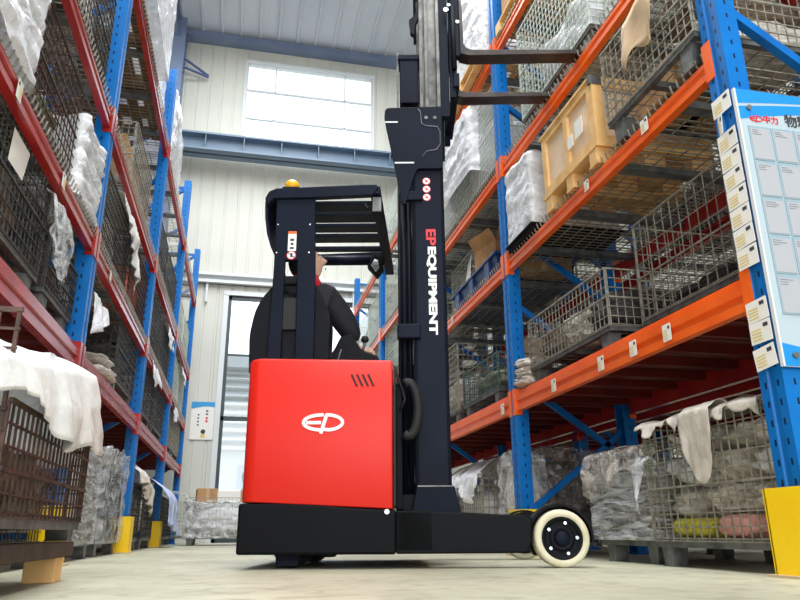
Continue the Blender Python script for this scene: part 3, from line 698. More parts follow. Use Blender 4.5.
# ===== right rack, far bays
farR = [
 (3, 0, 'galv', 'far floor cage in the third right bay'), (3, 1, 'galv', 'wire cage on the orange shelf in the third right bay'),
 (3, 2, 'pale', 'pale cage on the second shelf in the third right bay'), (3, 3, 'pale', 'pale cage on the third shelf in the third right bay'),
 (3, 4, 'pale', 'pale cage on the top shelf in the third right bay'),
 (4, 0, 'galv', 'floor cage in the farthest right bay'), (4, 1, 'galv', 'wire cage on the orange shelf in the farthest right bay'),
 (4, 2, 'pale', 'pale cage on the second shelf in the farthest right bay'), (4, 3, 'pale', 'pale cage on the third shelf in the farthest right bay')]
for i, (b, l, mm, ph) in enumerate(farR):
    ya, yb = YR[b-1], YR[b]
    for k, t_ in enumerate((.27, .73)):
        yy = ya+(yb-ya)*t_; nm = ('nearer ', 'farther ')[k]
        if (b, l, k) in ((4,4,1),): continue
        cage('R', (mm, 1.10, .8, .80), yy, l, nm+ph)
        fill('R', .8, yy, l, 'bagged stock inside the '+nm+ph, ['bag','bagw','bagbrown','bagw'][(i+k) % 4], .95, .35+.12*((i*3+k) % 3), variant=(i+k) % 5)

# ===== left rack, first bay (1.8 - 4.4)
# near cage standing out in the aisle on timber
nk = ('rust', 1.10, .8, .62)
nc = place_cage(nk, -1.02, 2.60, .145, 'rusty wire cage standing on timber blocks, near left corner', G0, gate=(1,.37), pitch=.05, wr=.0065, foot=.04)
for yy, l in ((3.02,'timber block under the far end of the rusty near left cage'),(2.15,'timber block under the near end of the rusty near left cage')):
    tag(MB().box(-.055,.055,-.055,.055,0,.088).build('timber_block', 'wood', None, (-.70, yy, 0), bevel=.004), l, 'wood block')
    tag(MB().box(-.055,.055,-.055,.055,0,.088).build('timber_block', 'wood', None, (-1.34, yy, 0), bevel=.004), l.replace('block under', 'block at the rack side under'), 'wood block')
for xx, l in ((-.69,'dark timber runner under the aisle edge of the rusty near left cage'),(-1.34,'dark timber runner under the rack edge of the rusty near left cage')):
    tag(MB().box(-.06,.06,-.56,.54,0,.055).build('timber_runner', 'darkwood', None, (xx, 2.62, .088), bevel=.006), l, 'wood beam')
bag('plastic_bag', 'bag', 'dark brown heap of parts inside the rusty near left cage', 'bagbrown', -1.02, 2.6, .24, .68, .98, .22, 0, .16)
drape('white_sheet', 'plastic sheet', 'white plastic sheet hanging out over the lowered gate of the rusty near left cage', 'sheet', -.615, 1, 1.80, 2.98, lambda t_: .57+.19*t_, .34, lambda t_: .10+.19*t_+.05*max(0,min(1,(t_-.3)/.3))-.03*math.sin(t_*9), amp=.03, seed=41, lift=.06, bulge=.03)
wrap_shell('plastic_liner', 'white plastic liner standing up inside the rusty near left cage', -1.03, 2.82, .42, .72, .56, .34, 'filmw', 42, .015, top=False)
# floor cage behind
cage('L', ('dark', .9, .8, .68), 3.92, 0, 'dark wire cage on the floor between the near cage and the first left upright')
fill('L', .8, 3.92, 0, 'grey bag in the dark floor cage before the first left upright', 'bagdark', .75, .4, variant=2)
# first shelf
cage('L', ('dark', 1.0, .8, .62), 3.08, 1, 'dark wire cage at the left picture edge on the first left shelf')
fill('L', .8, 3.08, 1, 'pale parts bag in the dark cage at the left picture edge', 'bagbrown', .85, .34, variant=1)
tag(MB().add([(0,-.11,0),(-.004,.11,.01),(.006,.12,.15),(0,-.1,.16)], [(0,1,2,3)]).build('paper_note', 'paper', None, (-1.035, 3.0, deck_top('L',1)+.40)), 'white paper note on the dark cage at the left picture edge', 'paper')
drape('torn_film', 'plastic sheet', 'clear torn film hanging from the corner of the left edge cage', 'film', -1.03, 1, 3.46, 3.90, deck_top('L',1)+.52, .1, lambda t_: .22+.22*math.sin(PI*t_), amp=.06, seed=44, sub=(20,34))
cage('L', ('dark', .62, .8, .40), 4.02, 1, 'low dark cage beside the first left upright on the first shelf')
fill('L', .8, 4.02, 1, 'brown bag in the low dark cage beside the first left upright', 'bagbrown', .5, .24, variant=4)
# second shelf
cage('L', ('rust', .92, .8, .66), 3.42, 2, 'brown rusty wire cage on the second left shelf, upper left of the picture')
fill('L', .8, 3.42, 2, 'green and brown bag inside the rusty cage of the second left shelf', 'greensack', .78, .26, variant=0)
wrap_shell('wrapped_bundle', 'white pleated film bundle in the top left corner of the picture', -1.42, 2.42, deck_top('L',2)+.02, .86, .9, .72, 'filmw', 46, .045, folds=3.5)
wrap_shell('wrapped_bundle', 'white ribbed film bundle left of the first left upright', -1.40, 4.12, deck_top('L',2)+.02, .80, .50, .50, 'filmw', 47, .04, folds=3.2)
bag('plastic_bag', 'bag', 'grey stock under the ribbed film left of the first left upright', 'bag', -1.42, 4.14, deck_top('L',2)+.02, .62, .38, .38, 1, .12)
# third shelf
cage('L', ('dark', 1.0, .8, .80), 3.80, 3, 'grey wire cage on the third left shelf beside the first left upright')
fill('L', .8, 3.80, 3, 'white film stock in the third shelf cage beside the first left upright', 'bag', .85, .6, variant=2)
cage('L', ('dark', 1.0, .8, .68), 2.55, 3, 'grey wire cage on the third left shelf above the picture corner')

# ===== left rack, second bay (4.5 - 7.1)
cage('L', ('galv', 1.0, .8, .74), 5.30, 0, 'wire cage on the floor wrapped in glossy film, left of the yellow guards')
fill('L', .8, 5.30, 0, 'white stock inside the glossy wrapped left floor cage', 'bagw', .85, .5, variant=0)
wrap_shell('stretch_film', 'glossy stretch film round the left floor cage', xL(.8), 5.30, .10, .84, 1.04, .66, 'filmh', 51, .02)
cage('L', ('dark', 1.0, .8, .66), 6.50, 0, 'dark wire cage on the floor under the second left bay')
fill('L', .8, 6.50, 0, 'dark bag inside the floor cage of the second left bay', 'bagdark', .85, .44, variant=2)
wrap_shell('stretch_film', 'clear film round the farther floor cage of the second left bay', xL(.8), 6.50, .10, .86, 1.04, .72, 'film', 52, .035)
cage('L', ('dark', 1.0, .8, .60), 6.45, 1, 'dark wire cage on the first left shelf, second bay')
fill('L', .8, 6.45, 1, 'dark stock in the first left shelf cage of the second bay', 'bagdark', .85, .34, variant=0)
drape('torn_film', 'plastic sheet', 'white film scrap hanging right of the first left upright', 'filmw', -1.02, 1, 4.60, 5.15, deck_top('L',1)+.38, .25, lambda t_: .30-.22*t_, amp=.05, seed=54)
bag('sack', 'sack', 'lower grey sack on the first left shelf near the second left upright', 'bag', -1.18, 5.62, deck_top('L',1), .36, .5, .11, 2, .18, 3.)
bag('sack', 'sack', 'upper grey sack on the first left shelf near the second left upright', 'bag', -1.2, 5.66, deck_top('L',1)+.11, .34, .46, .10, 0, .18, 3.)
cage('L', ('dark', 1.1, .8, .66), 5.35, 2, 'dark wire cage with a sheet over it on the second left shelf')
fill('L', .8, 5.35, 2, 'grey stock in the sheeted cage on the second left shelf', 'bag', .95, .4, variant=1)
drape('white_sheet', 'plastic sheet', 'white sheet lying over the second left shelf cage', 'sheet', -1.03, 1, 5.2, 6.0, deck_top('L',2)+.66, .5, lambda t_: .08+.50*t_**2, amp=.05, seed=56)
cage('L', ('rust', 1.0, .8, .66), 6.60, 2, 'rusty wire cage holding an orange crate on the second left shelf')
tag(MB().box(-.33,.33,-.4,.4,0,.3).box(-.35,.35,-.42,.42,.28,.31).build('orange_crate', 'orange', None, (xL(.8), 6.6, deck_top('L',2)+.14), bevel=.01), 'orange crate inside the rusty cage on the second left shelf', 'crate')
cage('L', ('galv', 1.05, .8, .66), 6.10, 3, 'wire cage with brown cartons on the third left shelf')
cbox('nearer brown carton in the third left shelf cage', xL(.8), 5.85, deck_top('L',3)+.14, .64, .42, .44)
cbox('farther brown carton in the third left shelf cage', xL(.8), 6.34, deck_top('L',3)+.14, .64, .42, .40)
wrap_shell('wrapped_pallet', 'tall white film wrapped load on the top left shelf', -1.42, 5.35, deck_top('L',4)+.12, 1.0, 1.5, 1.45, 'filmw', 58, .02)
wrap_shell('wrapped_pallet', 'second white wrapped load on the top left shelf, behind the first', -1.50, 6.60, deck_top('L',4)+.12, .85, .8, .75, 'filmw', 59, .04)
pallet(-1.46, 5.45, deck_top('L',4), 'wooden pallet under the tall white wrapped load, top left shelf', L_=1.35, m='oldwood')
pallet(-1.50, 6.60, deck_top('L',4), 'wooden pallet under the second white load, top left shelf', L_=.85, m='oldwood')

# ===== left rack, third bay (7.2 - 9.8) and fourth (9.9 - 12.5)
cage('L', ('dark', 1.0, .8, .66), 7.85, 0, 'dark floor cage between the two left yellow guards')
drape('white_bag', 'bag', 'off white bag hanging over the dark cage between the yellow guards', 'bag', -1.02, 1, 7.45, 8.5, .74, .4, lambda t_: .12+.32*t_**2, amp=.07, seed=61, lift=.12)
fill('L', .8, 7.85, 0, 'dark parts bag in the floor cage between the yellow guards', 'bagdark', .85, .4, variant=0)
cage('L', ('dark', 1.0, .8, .66), 9.15, 0, 'dark floor cage behind the farther left yellow guard')
fill('L', .8, 9.15, 0, 'bagged stock in the floor cage behind the farther left yellow guard', 'bag', .85, .46, variant=2)
drape('blue_sheet', 'plastic sheet', 'pale blue sheet hanging to the floor beside the farther left guard', 'bluesheet', -.97, 1, 9.35, 10.4, .70, .35, lambda t_: .45+.16*t_, amp=.06, seed=62, lift=.1, bulge=.10)
LB = [(3,1,'dark','wire cage on the first left shelf, third bay'), (3,2,'dark','wire cage on the second left shelf, third bay'), (3,3,'dark','wire cage on the third left shelf, third bay'),
      (4,0,'dark','floor cage in the farthest left bay'), (4,1,'galv','wire cage on the first left shelf, farthest bay'), (4,2,'pale','wire cage on the second left shelf, farthest bay'), (4,3,'pale','wire cage on the third left shelf, farthest bay')]
for i, (b, l, mm, ph) in enumerate(LB):
    ya, yb = YL[b-1], YL[b]
    for k, t_ in enumerate((.27, .73)):
        yy = ya+(yb-ya)*t_; nm = ('nearer ', 'farther ')[k]
        cage('L', (mm, 1.10, .8, .66), yy, l, nm+ph)
        fill('L', .8, yy, l, 'bagged stock inside the '+nm+ph, ['bag','bagdark','bagw','bagbrown'][(i+2*k) % 4], .95, .36+.08*((i*3+k) % 2), variant=(i+k) % 5)
for (yy, l, sd_) in ((8.1,1,71),(9.2,2,72),(10.7,1,74),(11.6,2,75)):
    nm = {71:'third bay first shelf',72:'third bay second shelf',73:'third bay third shelf',74:'farthest bay first shelf',75:'farthest bay second shelf',76:'farthest bay third shelf'}[sd_]
    drape('torn_film', 'plastic sheet', 'white film hanging over a cage in the left rack, '+nm, 'filmw', -1.02, 1, yy-.35, yy+.35, deck_top('L',l)+.66, .35, lambda t_: .06+.2*abs(math.sin(t_*4)), amp=.04, seed=sd_)
wrap_shell('wrapped_pallet', 'white film wrapped load on the top left shelf, third bay', -1.47, 8.0, deck_top('L',4)+.0, .9, 1.2, .95, 'filmw', 63, .04)

# goods in front of the back wall
cage_b = place_cage(('galv', 1.10, .8, .66), -.20, 11.35, 0, 'film covered wire cage on the floor before the glazed gate', G0, rz=PI/2)
bag('plastic_bag', 'bag', 'white stock inside the film covered cage before the glazed gate', 'bagw', -.20, 11.35, .13, .95, .68, .42, 2, .12)
wrap_shell('stretch_film', 'clear film around the floor cage before the glazed gate', -.20, 11.35, .10, 1.14, .86, .50, 'film', 81, .03)
cbox('orange brown carton on the left of the cage before the gate', -.48, 11.3, .60, .30, .5, .20, .1)
cbox('brown carton on the right of the cage before the gate', .18, 11.3, .60, .28, .5, .18, -.1)
tag(MB().box(-.17,.17,-.2,.2,0,.18).build('white_package', 'paper', None, (-.15, 11.25, .60), bevel=.02), 'white package between the two cartons before the gate', 'package')
place_cage(('galv', 1.10, .8, .66), -1.2, 12.9, 0, 'wire cage at the foot of the back wall beside the left rack', G0, rz=PI/2)
drape('torn_film', 'plastic sheet', 'clear film draped at the end of the left rack by the back wall', 'film', -.80, 1, 11.0, 11.6, .68, .3, lambda t_: .5+.1*math.sin(t_*6), amp=.08, seed=83, bulge=.08)

# ===== back racks: sparse dim loads
for i, (x, y, side, l, nm) in enumerate([(3.72,2.2,'R',2,'second shelf, near'),(3.72,3.0,'R',3,'third shelf, near'),(3.72,4.6,'R',2,'second shelf, middle'),(3.72,4.6,'R',1,'first shelf, middle'),(3.72,6.9,'R',2,'second shelf, far'),
      (3.72,5.6,'R',3,'third shelf, middle'),(3.72,7.4,'R',1,'first shelf, far'),(3.72,7.4,'R',0,'floor, far'),(3.72,5.2,'R',0,'floor, middle'),(3.72,3.0,'R',0,'floor, near')]):
    place_cage(('galv', 1.10, .8, .66), x, y, deck_top(side,l), 'wire cage in the rear right rack, '+nm, G0)
    bag('plastic_bag', 'bag', 'bagged stock in the rear right rack, '+nm, ['bagbrown','bag','bagdark'][i%3], x, y, deck_top(side,l)+.14, .7, .95, .4, i%5)
for i, (x, y, l, nm) in enumerate([(-2.7,3.0,1,'first shelf, near'),(-2.7,3.2,2,'second shelf, near'),(-2.7,5.6,1,'first shelf, middle'),(-2.7,5.6,2,'second shelf, middle'),(-2.7,5.6,3,'third shelf, middle'),
      (-2.7,8.2,1,'first shelf, far'),(-2.7,8.2,2,'second shelf, far'),(-2.7,8.2,3,'third shelf, far'),(-2.7,5.4,0,'floor, middle'),(-2.7,8.2,0,'floor, far')]):
    place_cage(('dark', 1.10, .8, .66), x, y, deck_top('L',l), 'dark wire cage in the rear left rack, '+nm, G0)
    bag('plastic_bag', 'bag', 'bagged stock in the rear left rack, '+nm, ['bagbrown','bag','bagdark'][i%3], x, y, deck_top('L',l)+.14, .7, .95, .4, i%5)

# ---------------------------------------------------------------- tags, sign board
def tagcard(x, y, z, sx, h, wdt, label, group, tilt=0., lean=0.):
    t_ = empty('shelf_tag', (x,y,z), 0, label, 'tag', group); t_.rotation_euler = (tilt, 0, lean)
    MB().box(min(0,sx*.002), max(0,sx*.002), -wdt/2, wdt/2, -h/2, h/2).build('card', 'paper', t_)
    pr = MB()
    for k in range(4): pr.box(min(sx*.002,sx*.003), max(sx*.002,sx*.003), -.005, wdt*.42, -h*.36+k*h*.15, -h*.30+k*h*.15)
    pr.build('yellow_print', 'paperyellow', t_)
    MB().box(min(sx*.002,sx*.003), max(sx*.002,sx*.003), -wdt*.38, -wdt*.16, h*.18, h*.36).build('dark_print', 'ink', t_)
    return t_
ords = ['topmost','second','third','fourth','fifth','sixth','seventh','eighth','ninth','tenth','eleventh','twelfth','lowest']
TZ = [1.985-.092*k for k in range(9)]+[1.015,.925,.82]
ords = ['topmost','second','third','fourth','fifth','sixth','seventh','eighth','ninth','tenth','eleventh','lowest']
for k, zz in enumerate(TZ):
    tagcard(2.008, 2.335+(.03 if k == 1 else 0), zz, -1, .088, .12, f'white shelf tag, {ords[k]} of the column on the nearest right post', 'tags on the nearest right post', tilt=(.3 if k == 1 else -.1 if k == 11 else random.uniform(-.04,.04)), lean=(-.5 if k == 1 else 0))
for k, (yy, zz) in enumerate(((2.98,1.10),(3.30,1.10),(3.66,1.10),(4.32,1.10),(5.30,1.10))):
    tagcard(2.02, yy, zz, -1, .085, .07, f'white location tag, {["first","second","third","fourth","last"][k]} along the orange first beam from the near post', 'tags on the first right beam')
tagcard(2.02, 2.94, ZR[1]+.075, -1, .08, .07, 'yellow green tag near the right end of the second right beam', 'tags on the upper beams')
tagcard(2.02, 3.62, ZR[1]+.06, -1, .07, .06, 'white tag below the pine crate on the second right beam', 'tags on the upper beams')
tagcard(2.02, 6.6, ZR[1]+.05, -1, .07, .06, 'white tag below the blue bin on the second right beam', 'tags on the upper beams')
tagcard(-.99, 2.75, ZL[1]+.05, 1, .09, .06, 'white tag low on the second left beam near the picture corner', 'tags on the left beams')
tagcard(-.99, 3.55, ZL[1]+.05, 1, .08, .06, 'white torn tag in the middle of the second left beam', 'tags on the left beams')
tagcard(-.99, 5.0, ZL[1]+.05, 1, .07, .06, 'small white tag on the second left beam past the first upright', 'tags on the left beams')

sb = empty('sign_board', (2.418, 2.250, -.025), 0, 'large white sign board with blue bands bolted to the nearest right post', 'sign')
BX0, BX1, BZ0, BZ1 = -.405, .46, .79, 2.04
MB().box(BX0, BX1, .0, .012, BZ0, BZ1).build('panel', mat('pale_board', (176,192,200), .35), sb)
skyb = mat('sign_blue', (20,138,214), .4)
def arc(z0, z1, amp, n=16):
    tp = [(BX0+(BX1-BX0)*i/n, z1[0]+(z1[1]-z1[0])*i/n) for i in range(n+1)]
    bt_ = [(BX0+(BX1-BX0)*i/n, z0[0]+(z0[1]-z0[0])*i/n - amp*math.sin(PI*i/n)) for i in range(n+1)]
    return tp, bt_
mbx = MB(); n = 16
def band(zb0, zb1, zt0, zt1, a1, a2, y):
    o0 = len(mbx.v); vs = []
    for i in range(n+1):
        u = i/n; x_ = BX0+(BX1-BX0)*u
        vs += [(x_, y, zb0+(zb1-zb0)*u+a1*math.sin(PI*u)), (x_, y, zt0+(zt1-zt0)*u+a2*math.sin(PI*u))]
    MB().add(vs, [(2*i, 2*i+2, 2*i+3, 2*i+1) for i in range(n)]).build('blue_band', skyb, sb)
band(1.965, 2.02, 2.04, 2.04, .015, 0, -.001)
band(1.885, 1.93, 1.95, 2.005, .045, .02, -.001)
band(.792, .792, .885, .80, 0, -.02, -.001)

MB().box(BX0-.004, BX0+.004, -.003, .014, BZ0, BZ1).build('edge_trim', 'alu', sb)
for zz in (1.945, .835): MB().cyl((BX0+.055,-.012,zz),(BX0+.055,.0,zz),.012,12).build('bolt', 'channel', sb)
mpk = mat('clear_pocket', (150,172,184), .25); mpg = mat('page', (170,172,178), .5); mfi = mat('faint_ink', (120,122,134), .6)
for i in range(7):
    for j in range(6):
        x0 = BX0+.035+i*.113; z1 = 1.855-j*.172
        if z1-.16 < .86: continue
        pk = MB().box(x0, x0+.106, -.004, 0, z1-.166, z1).build('document_pocket', mpk, sb)
        MB().box(x0+.006, x0+.100, -.006, -.004, z1-.160, z1-.012).build('page', mpg, pk)
        txt = MB()
        for q in range(3): txt.box(x0+.014, x0+.04+.04*random.random(), -.007, -.006, z1-.022-q*.010, z1-.0195-q*.010)
        txt.build('page_lettering', mfi, pk)

# EP mark helper drawn in a local (x,z) plane at depth y
def ep_logo(name, m, parent, cx, cz, wd, ht, y, depth=.0015, label=None):
    g = MB()
    def P(u, v_): return (cx+u*wd/2, cz+v_*ht/2)
    def strip(pts, th0, th1=None):
        th1 = th1 or th0
        for i in range(len(pts)-1):
            a = Vector((pts[i][0],0,pts[i][1])); b = Vector((pts[i+1][0],0,pts[i+1][1]))
            g.bar((a.x,y,a.z), (b.x,y,b.z), depth, th0+(th1-th0)*i/len(pts), up=(0,0,1) if abs((b-a).normalized().z) < .9 else (1,0,0))
    th = ht*.17
    a = [P(-.05+ .93*math.cos(t_)*1.0 + .0, .78*math.sin(t_)) for t_ in [math.radians(d) for d in range(92, 275, 8)]]
    a = [P(.02,.80)] + a + [P(-.12,-.80)]
    strip(a, th, th)
    strip([P(-.85,-.02), P(-.10,-.02)], th)
    strip([P(.18,.85), P(-.10,-1.15)], th*1.05)
    b = [P(.12+.86*math.cos(t_), .80*math.sin(t_)) for t_ in [math.radians(d) for d in range(84, -78, -8)]]
    strip([P(.16,.80)]+b+[P(.02,-.72)], th, th)
    o = g.build(name, m, parent)
    if label: o['label'] = label
    return o
ep_logo('logo', 'redprint', sb, BX0+.085, 1.895, .062, .032, -.002, .0012)
text('lettering', '中力', .040, 'redprint', sb, (BX0+.158, -.002, 1.895), (PI/2,0,0), offset=.0008)
text('title_lettering', '物料', .066, 'ink', sb, (BX0+.295, -.002, 1.90), (PI/2,0,0), offset=.0012)

# ---------------------------------------------------------------- reach truck
AT = math.atan2(right.y, right.x)
T = empty('reach_truck', (1.54, 3.35, 0), AT, 'red and black ride-on reach truck with raised mast in the middle of the aisle', 'truck')
def tp(mb_, name, m, **k): return mb_.build(name, m, k.pop('parent', T), **k)
ch = MB().prism([(-1.58,.068),(-.80,.066),(-.80,.275),(-1.0,.285),(-1.2,.303),(-1.4,.310),(-1.58,.308)], 'y', 0, 1.2)
tp(ch, 'chassis', 'black', bevel=.012)
tp(MB().box(-.80,-.62,.0,1.2,.08,.27), 'mast_base', 'black', bevel=.006)
# red body with rounded upright edges and a step for the driver on the far side
def rounded(poly, r_, n_=6):
    out = []
    for i, p in enumerate(poly):
        a = Vector(poly[i-1]); b = Vector(p); c = Vector(poly[(i+1) % len(poly)]); rr = r_[i] if isinstance(r_, list) else r_
        if rr <= 0: out.append(tuple(b)); continue
        d1 = (a-b).normalized(); d2 = (c-b).normalized(); p1 = b+d1*rr; p2 = b+d2*rr
        for k in range(n_+1):
            t_ = k/n_; q = p1*(1-t_)**2 + b*2*t_*(1-t_) + p2*t_**2; out.append(tuple(q))
    return out
foot_ = rounded([(-1.575,.0),(-.815,.0),(-.815,.34),(-1.575,.34)], [.07,.012,.0,.0])
rbm = MB(); nlev = 10; npt = len(foot_); vs = []
def ztop(s_): return 1.03+.025*(1-((s_+1.25)/.45)**2)*1.0
def zbot(s_): return .273 + .037*min(1, max(0,(-.8-s_)/.45))
for s_, w_ in foot_: vs.append((s_, w_, zbot(s_)+.004))
for s_, w_ in foot_: vs.append((s_, w_, ztop(s_)-.015))
for s_, w_ in foot_:
    vs.append((s_*.985-.018, .012+w_*.96, ztop(s_)))
fs = [(i, (i+1)%npt, npt+(i+1)%npt, npt+i) for i in range(npt)] + [(npt+i, npt+(i+1)%npt, 2*npt+(i+1)%npt, 2*npt+i) for i in range(npt)]
fs += [tuple(range(2*npt,3*npt)), tuple(reversed(range(npt)))]
body = rbm.add(vs, fs, False).build('body_panel', 'truckred', T)
body['label'] = 'red side panel'
for p_ in body.data.polygons: p_.use_smooth = len(p_.vertices) == 4
bv = body.modifiers.new('bevel','BEVEL'); bv.width = .006; bv.segments = 2; bv.limit_method = 'ANGLE'; bv.angle_limit = .7
tp(MB().box(-1.575,-1.40,.34,1.18,.30,1.0).box(-1.40,-.82,1.10,1.18,.30,.9), 'rear_panel', 'truckred', bevel=.02)
tp(MB().box(-1.40,-.82,.34,1.10,.30,.45), 'driver_step', 'plastic', bevel=.005)
ep_logo('logo', 'white', body, -1.172, .705, .205, .098, -.003, .003)
for k in range(4):
    s0 = -1.035+k*.029
    MB().prism([(s0,.955),(s0+.011,.955),(s0+.040,.892),(s0+.029,.892)], 'y', -.003, .002).build('vent_slot', 'rubber', body)
# side seam between red panel and black base
tp(MB().box(-.81,-.80,-.004,.3,.29,1.0), 'panel_edge', 'rubber')
tp(MB().cyl((-.845,-.004,.265),(-.845,.004,.265),.012,12), 'bolt', 'chrome')
# straddle legs, fenders, wheels
for sy, w0 in ((1, 0.0), (-1, 1.2)):
    wa, wb = (w0, w0+.12) if sy == 1 else (w0-.12, w0)
    lg = MB().prism([(-.80,.068),(-.30,.068),(-.16,.07),(-.14,.12),(-.13,.235),(-.16,.245),(-.30,.250),(-.50,.262),(-.80,.27)], 'y', wa, wb)
    lo = tp(lg, 'straddle_leg', 'black', bevel=.008)
    fin = w0+sy*.11; fa, fb = sorted((fin, fin+sy*.03))
    sup = MB().prism([(.01+.15*math.cos(math.radians(d)), max(.055,.135+.15*math.sin(math.radians(d)))) for d in range(0,360,12)], 'y', fa, fb)
    sup.build('axle_bracket', 'black', lo)
    am = MB(); k0 = [math.radians(d) for d in range(-8, 168, 8)]
    ra, rb2 = .152, .164
    wA, wB = sorted((w0+sy*.03, w0+sy*.14))
    for i in range(len(k0)-1):
        q = [(.01+r_*math.cos(t_), .135+r_*math.sin(t_)) for r_, t_ in ((ra,k0[i]),(rb2,k0[i]),(rb2,k0[i+1]),(ra,k0[i+1]))]
        am.prism(q, 'y', wA, wB)
    am.build('fender', 'black', lo)
    wh = empty('load_wheel', (.01, w0, .1355)); wh.parent = T
    s_ = sy
    MB().lathe([(.101,s_*.0),(.106,s_*-.006),(.126,s_*-.006),(.134,s_*.004),(.1355,s_*.02),(.1355,s_*.085),(.130,s_*.098),(.101,s_*.10),(.101,s_*.0)], (0,0,0), 'y', 48, True, False).build('tyre', 'tyre', wh)
    MB().lathe([(.0,s_*.012),(.030,s_*.012),(.040,s_*.012),(.046,s_*.004),(.056,s_*.006),(.060,s_*.016),(.082,s_*.018),(.088,s_*.002),(.1005,s_*.0),(.1005,s_*.09),(.0,s_*.09)], (0,0,0), 'y', 40).build('rim', 'plastic', wh)
    MB().lathe([(.0,s_*-.002),(.028,s_*-.002),(.034,s_*.003),(.036,s_*.014)], (0,0,0), 'y', 24).build('hub_cap', 'mast', wh)
    for k in range(5):
        t_ = math.radians(70+72*k+4); c = (.074*math.cos(t_), 0, .074*math.sin(t_))
        MB().cyl((c[0], s_*.02, c[2]), (c[0], s_*.004, c[2]), .0085, 6, smooth=False).build('bolt', 'chrome', wh)
# drive wheel, foot, small items below chassis
tp(MB().cyl((-1.345,.34,.125),(-1.345,.46,.125),.125,32), 'drive_wheel', 'rubber')
tp(MB().cyl((-1.30,.84,.09),(-1.30,.92,.09),.09,24), 'caster_wheel', 'rubber')
tp(MB().box(-1.40,-1.29,.10,.22,.012,.078).box(-1.402,-1.288,.095,.1,.040,.046), 'stabiliser_foot', 'mast', bevel=.003)
tp(MB().box(-1.19,-1.11,.12,.25,.052,.082), 'skid_block', 'plastic', bevel=.003)
# overhead guard
gp = MB().prism([(-1.50,1.02),(-1.425,1.02),(-1.425,1.64),(-1.355,1.64),(-1.345,1.02),(-1.245,1.02),(-1.25,1.5),(-1.265,2.03),(-1.49,2.03),(-1.487,1.6)], 'y', .10, .135)
gpo = tp(gp, 'guard_pillar', 'mast', bevel=.004)
MB().box(-1.412,-1.365,.096,.1,1.695,1.815).build('warning_label', 'white', gpo)
MB().box(-1.412,-1.365,.0945,.096,1.80,1.815).build('warning_header', 'orange', gpo)
MB().box(-1.40,-1.377,.0945,.096,1.755,1.77).box(-1.395,-1.38,.0945,.096,1.73,1.745).box(-1.40,-1.377,.0945,.096,1.705,1.718).build('warning_print', 'ink', gpo)
MB().cyl((-1.39,.096,1.668),(-1.39,.1,1.668),.027,24).build('round_sticker', 'redprint', gpo)
MB().cyl((-1.39,.0945,1.668),(-1.39,.096,1.668),.022,24).build('sticker_face', 'white', gpo)
MB().bar((-1.408,.0935,1.682),(-1.372,.0935,1.654),.001,.005).box(-1.395,-1.383,.093,.094,1.655,1.68).build('sticker_mark', 'ink', gpo)
for s_, z_ in ((-1.475,1.685),(-1.29,1.685),(-1.29,1.86),(-1.475,1.86)): MB().cyl((s_,.096,z_),(s_,.1,z_),.005,8).build('rivet', 'chrome', gpo)
roof = [(-1.545,1.975),(-1.555,2.02),(-1.535,2.065),(-1.49,2.085),(-.98,2.105),(-.905,2.105),(-.895,2.085),(-.93,2.04),(-1.24,2.025),(-1.505,2.02)]
ro = tp(MB().prism(roof, 'y', .08, .125), 'guard_side_plate', 'mast', bevel=.004)
tp(MB().prism([(s_, z_) for s_, z_ in roof], 'y', 1.12, 1.16), 'guard_side_plate', 'mast', bevel=.004)
# curved rear shell
rs = MB(); prof = [(-1.49,2.085),(-1.535,2.06),(-1.555,2.0),(-1.55,1.9),(-1.535,1.8),(-1.51,1.72),(-1.50,1.72),(-1.52,1.8),(-1.535,1.9),(-1.54,2.0),(-1.52,2.045),(-1.49,2.065)]
rs.prism(prof, 'y', .09, .62); tp(rs, 'guard_rear_shell', 'mast')
for k, (w0, w1) in enumerate(((.20,.305),(.35,.465),(.52,.62),(.68,.79),(.90,.955))):
    tp(MB().box(-1.49,-.90+.02*w0,w0,w1,2.035,2.06), 'roof_slat', 'mast', bevel=.003)
tp(MB().cyl((-1.49,1.10,2.03),(-.86,1.10,2.03),.035,16), 'roof_tube', 'mast')
tp(MB().bar((-.915,.09,2.075),(-.845,1.22,1.985),.06,.05), 'roof_front_bar', 'mast', bevel=.004)
tp(MB().box(-1.505,-1.43,1.12,1.155,.30,2.03), 'guard_pillar', 'mast', bevel=.004)
bc = tp(MB().lathe([(.0,.062),(.03,.058),(.042,.04),(.045,.0)], (-1.42,.20,2.13), 'z', 24), 'beacon', 'amber'); bc['label'] = 'amber warning beacon'
tp(MB().box(-1.47,-1.37,.15,.25,2.06,2.13), 'beacon_base', 'mast')
wl = tp(MB().box(-.935,-.875,.12,.20,1.94,2.05), 'work_light', 'plastic', bevel=.008)
MB().box(-.93,-.88,.115,.12,1.95,2.04).build('lens', 'channel', wl)
ml = tp(MB().prism([(-1.00,1.95),(-.955,2.04),(-.90,2.03),(-.885,1.93),(-.93,1.87)], 'y', 1.00, 1.07), 'rear_mirror', 'plastic', bevel=.004)
MB().prism([(-.975,1.95),(-.95,2.0),(-.925,1.99),(-.915,1.93),(-.94,1.90)], 'y', .994, 1.00).build('lens', 'chrome', ml)
tp(MB().tube([(-.91,.16,2.03),(-.96,.18,2.0),(-.98,.2,2.03),(-.95,.22,2.06)], .006), 'light_cable', 'rubber')
